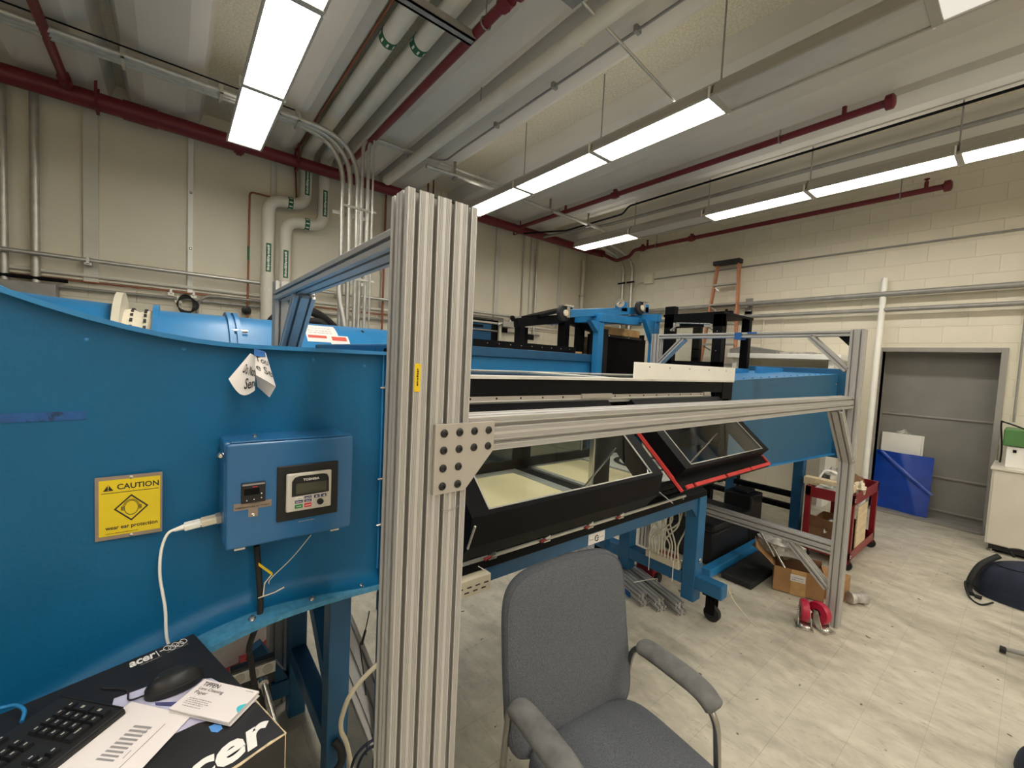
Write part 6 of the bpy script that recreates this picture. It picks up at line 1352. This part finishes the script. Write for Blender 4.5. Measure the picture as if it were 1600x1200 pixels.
put('lettering', text_mb('TiFFEN', lt(.07,.36,.80,.93), .02), m_ink, LPt); put('lettering', text_mb('Lens Cleaning', lt(.08,.51,.645,.765)), m_ink, LPt); put('lettering', text_mb('Paper', lt(.085,.30,.51,.64)), m_ink, LPt)
for i, v in enumerate((.40,.345,.29,.235)): put('small_print', dashes(lt(.10,.50-.06*(i == 3)-.04*(i == 1),v-.025,v+.015), 9, i), m_grayink, LPt)
put('small_print', dashes(lt(.12,.44,.145,.18), 9, 12), m_grayink, LPt); put('small_print', dashes(lt(.80,.94,.90,.945), 4, 13), m_grayink, LPt)
put('cyan_spot', MB().add([lpf(1.0-.085*math.sin(PI*k/12),.28+.30*k/12,.0006) for k in range(13)],[tuple(range(13))[::-1]]), m_cyan, LPt)
# blue cable at left edge
tag(put('blue_cable', MB().tube(bez([onZ(-40,1108,ZT+.02),onZ(0,1106,ZT+.012),onZ(24,1102,ZT+.014),onZ(38,1110,ZT+.012),onZ(34,1128,ZT+.006)]),.0035,8), m_blue2, smooth=60, loc=bt(.1,.4)), 'short blue cable curling onto the carton at left edge', 'cable')
# ================================================================ UNDER THE TUNNEL AT LEFT
d1a, d1b = onY(482,965,1.75), onY(620,1210,1.30)
LE = thing('leaning_extrusion', 'wide aluminium extrusion leaning diagonally under the blue contraction', 'bar', (.45,1.4,0))
pa, pb = Vector((.47,2.02,.93)), Vector((.74,1.42,.045)); dd = (pb-pa).normalized(); wv = dd.cross(Vector((.4,.3,.4))).normalized(); wv = (X - dd*X.dot(dd)).normalized(); nv_ = dd.cross(wv)
put('bar', extr(MB(), pa-wv*.075-nv_*.02, wv, nv_, pb-pa, 3, 1, False), m_alu, LE)
ue = onZ(430,1130,.0)
tag(put('standing_extrusion', extr(MB(), (.385,2.35,0), X, Y, (0,0,.98), 2, 1, False), m_alu, loc=(.4,2.35,0)), 'upright aluminium extrusion behind the blue leg at left', 'bar')
RJ2 = thing('red_jack', 'bright red jack stand behind the monitor carton', 'jack', (.28,2.35,0))
jp = onY(400,1020,2.45); put('arm', MB().beam(onY(374,1052,2.45),onY(424,1008,2.45),.07,.06), m_redcart, RJ2, bevel=.006); put('lever', MB().beam(onY(384,1030,2.40),onY(424,1006,2.40),.035,.03), m_redcart, RJ2, bevel=.006); put('base', MB().box(jp.x-.2,jp.x+.12,2.34,2.62,0,.12), m_redcart, RJ2, bevel=.01)
put('column', MB().beam((jp.x-.03,2.46,.10),(jp.x-.03,2.46,jp.z-.02),.08,.08,X), m_redcart, RJ2)
PSx = thing('power_strip', 'grey outlet box with round knockouts under the tunnel', 'outlet box', onY(400,1058,1.75))
pq = [onY(374,1052,1.75), onY(418,1041,1.75)]; ctrp = (pq[0]+pq[1])/2 
put('box', MB().obox(ctrp+Vector((0,.022,-.03)),X,Y,Z,.072,.016,.050), m_blackplas, PSx, bevel=.003); put('face_plate', MB().obox(ctrp+Vector((0,.002,-.012)),X,Y,Z,.072,.008,.022), m_galv, PSx, bevel=.002)
for k in range(3): put('knockout', MB().lathe(ctrp+Vector((-.045+.045*k,-.0065,-.012)),(0,-1,0),[(.017,0),(.017,.0015),(.014,.0018)],16), m_plate, PSx, smooth=40)
put('stand', MB().box(ctrp.x-.06,ctrp.x+.06,ctrp.y+.01,ctrp.y+.04,0,ctrp.z-.084), m_blackplas, PSx)
g0, g1 = onY(411,1066,1.60), onY(427,1122,1.52)
tag(put('gas_strut', MB().cyl(g0,g1+(g1-g0)*.6,.011,10).lathe(g0,(0,-1,0),[(.016,-.01),(.016,.012)],10), m_steel, smooth=50, loc=g1), 'thin bright strut standing beside the monitor carton', 'strut')
tag(put('white_board', MB().hexa([(.10,2.45,0),(.52,2.50,0),(.52,2.53,0),(.10,2.48,0),(.10,2.55,.42),(.52,2.60,.36),(.52,2.63,.36),(.10,2.58,.42)]), m_whitedirty, loc=(.3,2.5,0)), 'scuffed white board leaning behind the blue legs', 'board')
# cables by the near post
tag(put('gray_cable', MB().tube(bez([onY(600,1030,1.16),onY(575,1052,1.18),onY(550,1082,1.20),onY(538,1108,1.22),onY(533,1140,1.25),onY(548,1190,1.28),(.50,1.2,.02)]),.007,8), m_ivory, smooth=60, loc=(.5,1.2,.02)), 'beige cable looping out from behind the near post', 'cable')
tag(put('navy_cable', MB().tube(bez([onY(596,1150,1.12),onY(570,1165,1.12),onY(552,1190,1.12),onY(545,1230,1.12)]),.004,6).tube(bez([onY(596,1160,1.13),onY(574,1172,1.13),onY(560,1195,1.13),onY(552,1235,1.13)]),.004,6), m_navy, smooth=60, loc=(.42,1.12,.2)), 'pair of thin navy cables at the foot of the near post', 'cable')
tag(put('black_hose', MB().tube(bez([onY(522,1158,1.50),onY(532,1170,1.48),onY(533,1192,1.46),onY(515,1230,1.44),(.42,1.42,.03)]),.014,10), m_rubber, smooth=60, loc=(.44,1.45,.03)), 'short black hose hanging near the blue leg', 'hose')
tag(put('hanging_lead', MB().tube(bez([onY(577,955,1.62),onY(572,980,1.62),onY(566,1000,1.62),onY(563,1012,1.62),onY(569,1060,1.62),onY(575,1130,1.62),onY(572,1180,1.62)]),.0022,6).tube([onY(571,985,1.62),onY(565,1007,1.62)],.005,8), m_rubber, smooth=60, loc=onY(575,1130,1.62)), 'thin dark lead hanging between blue leg and near post', 'cable')
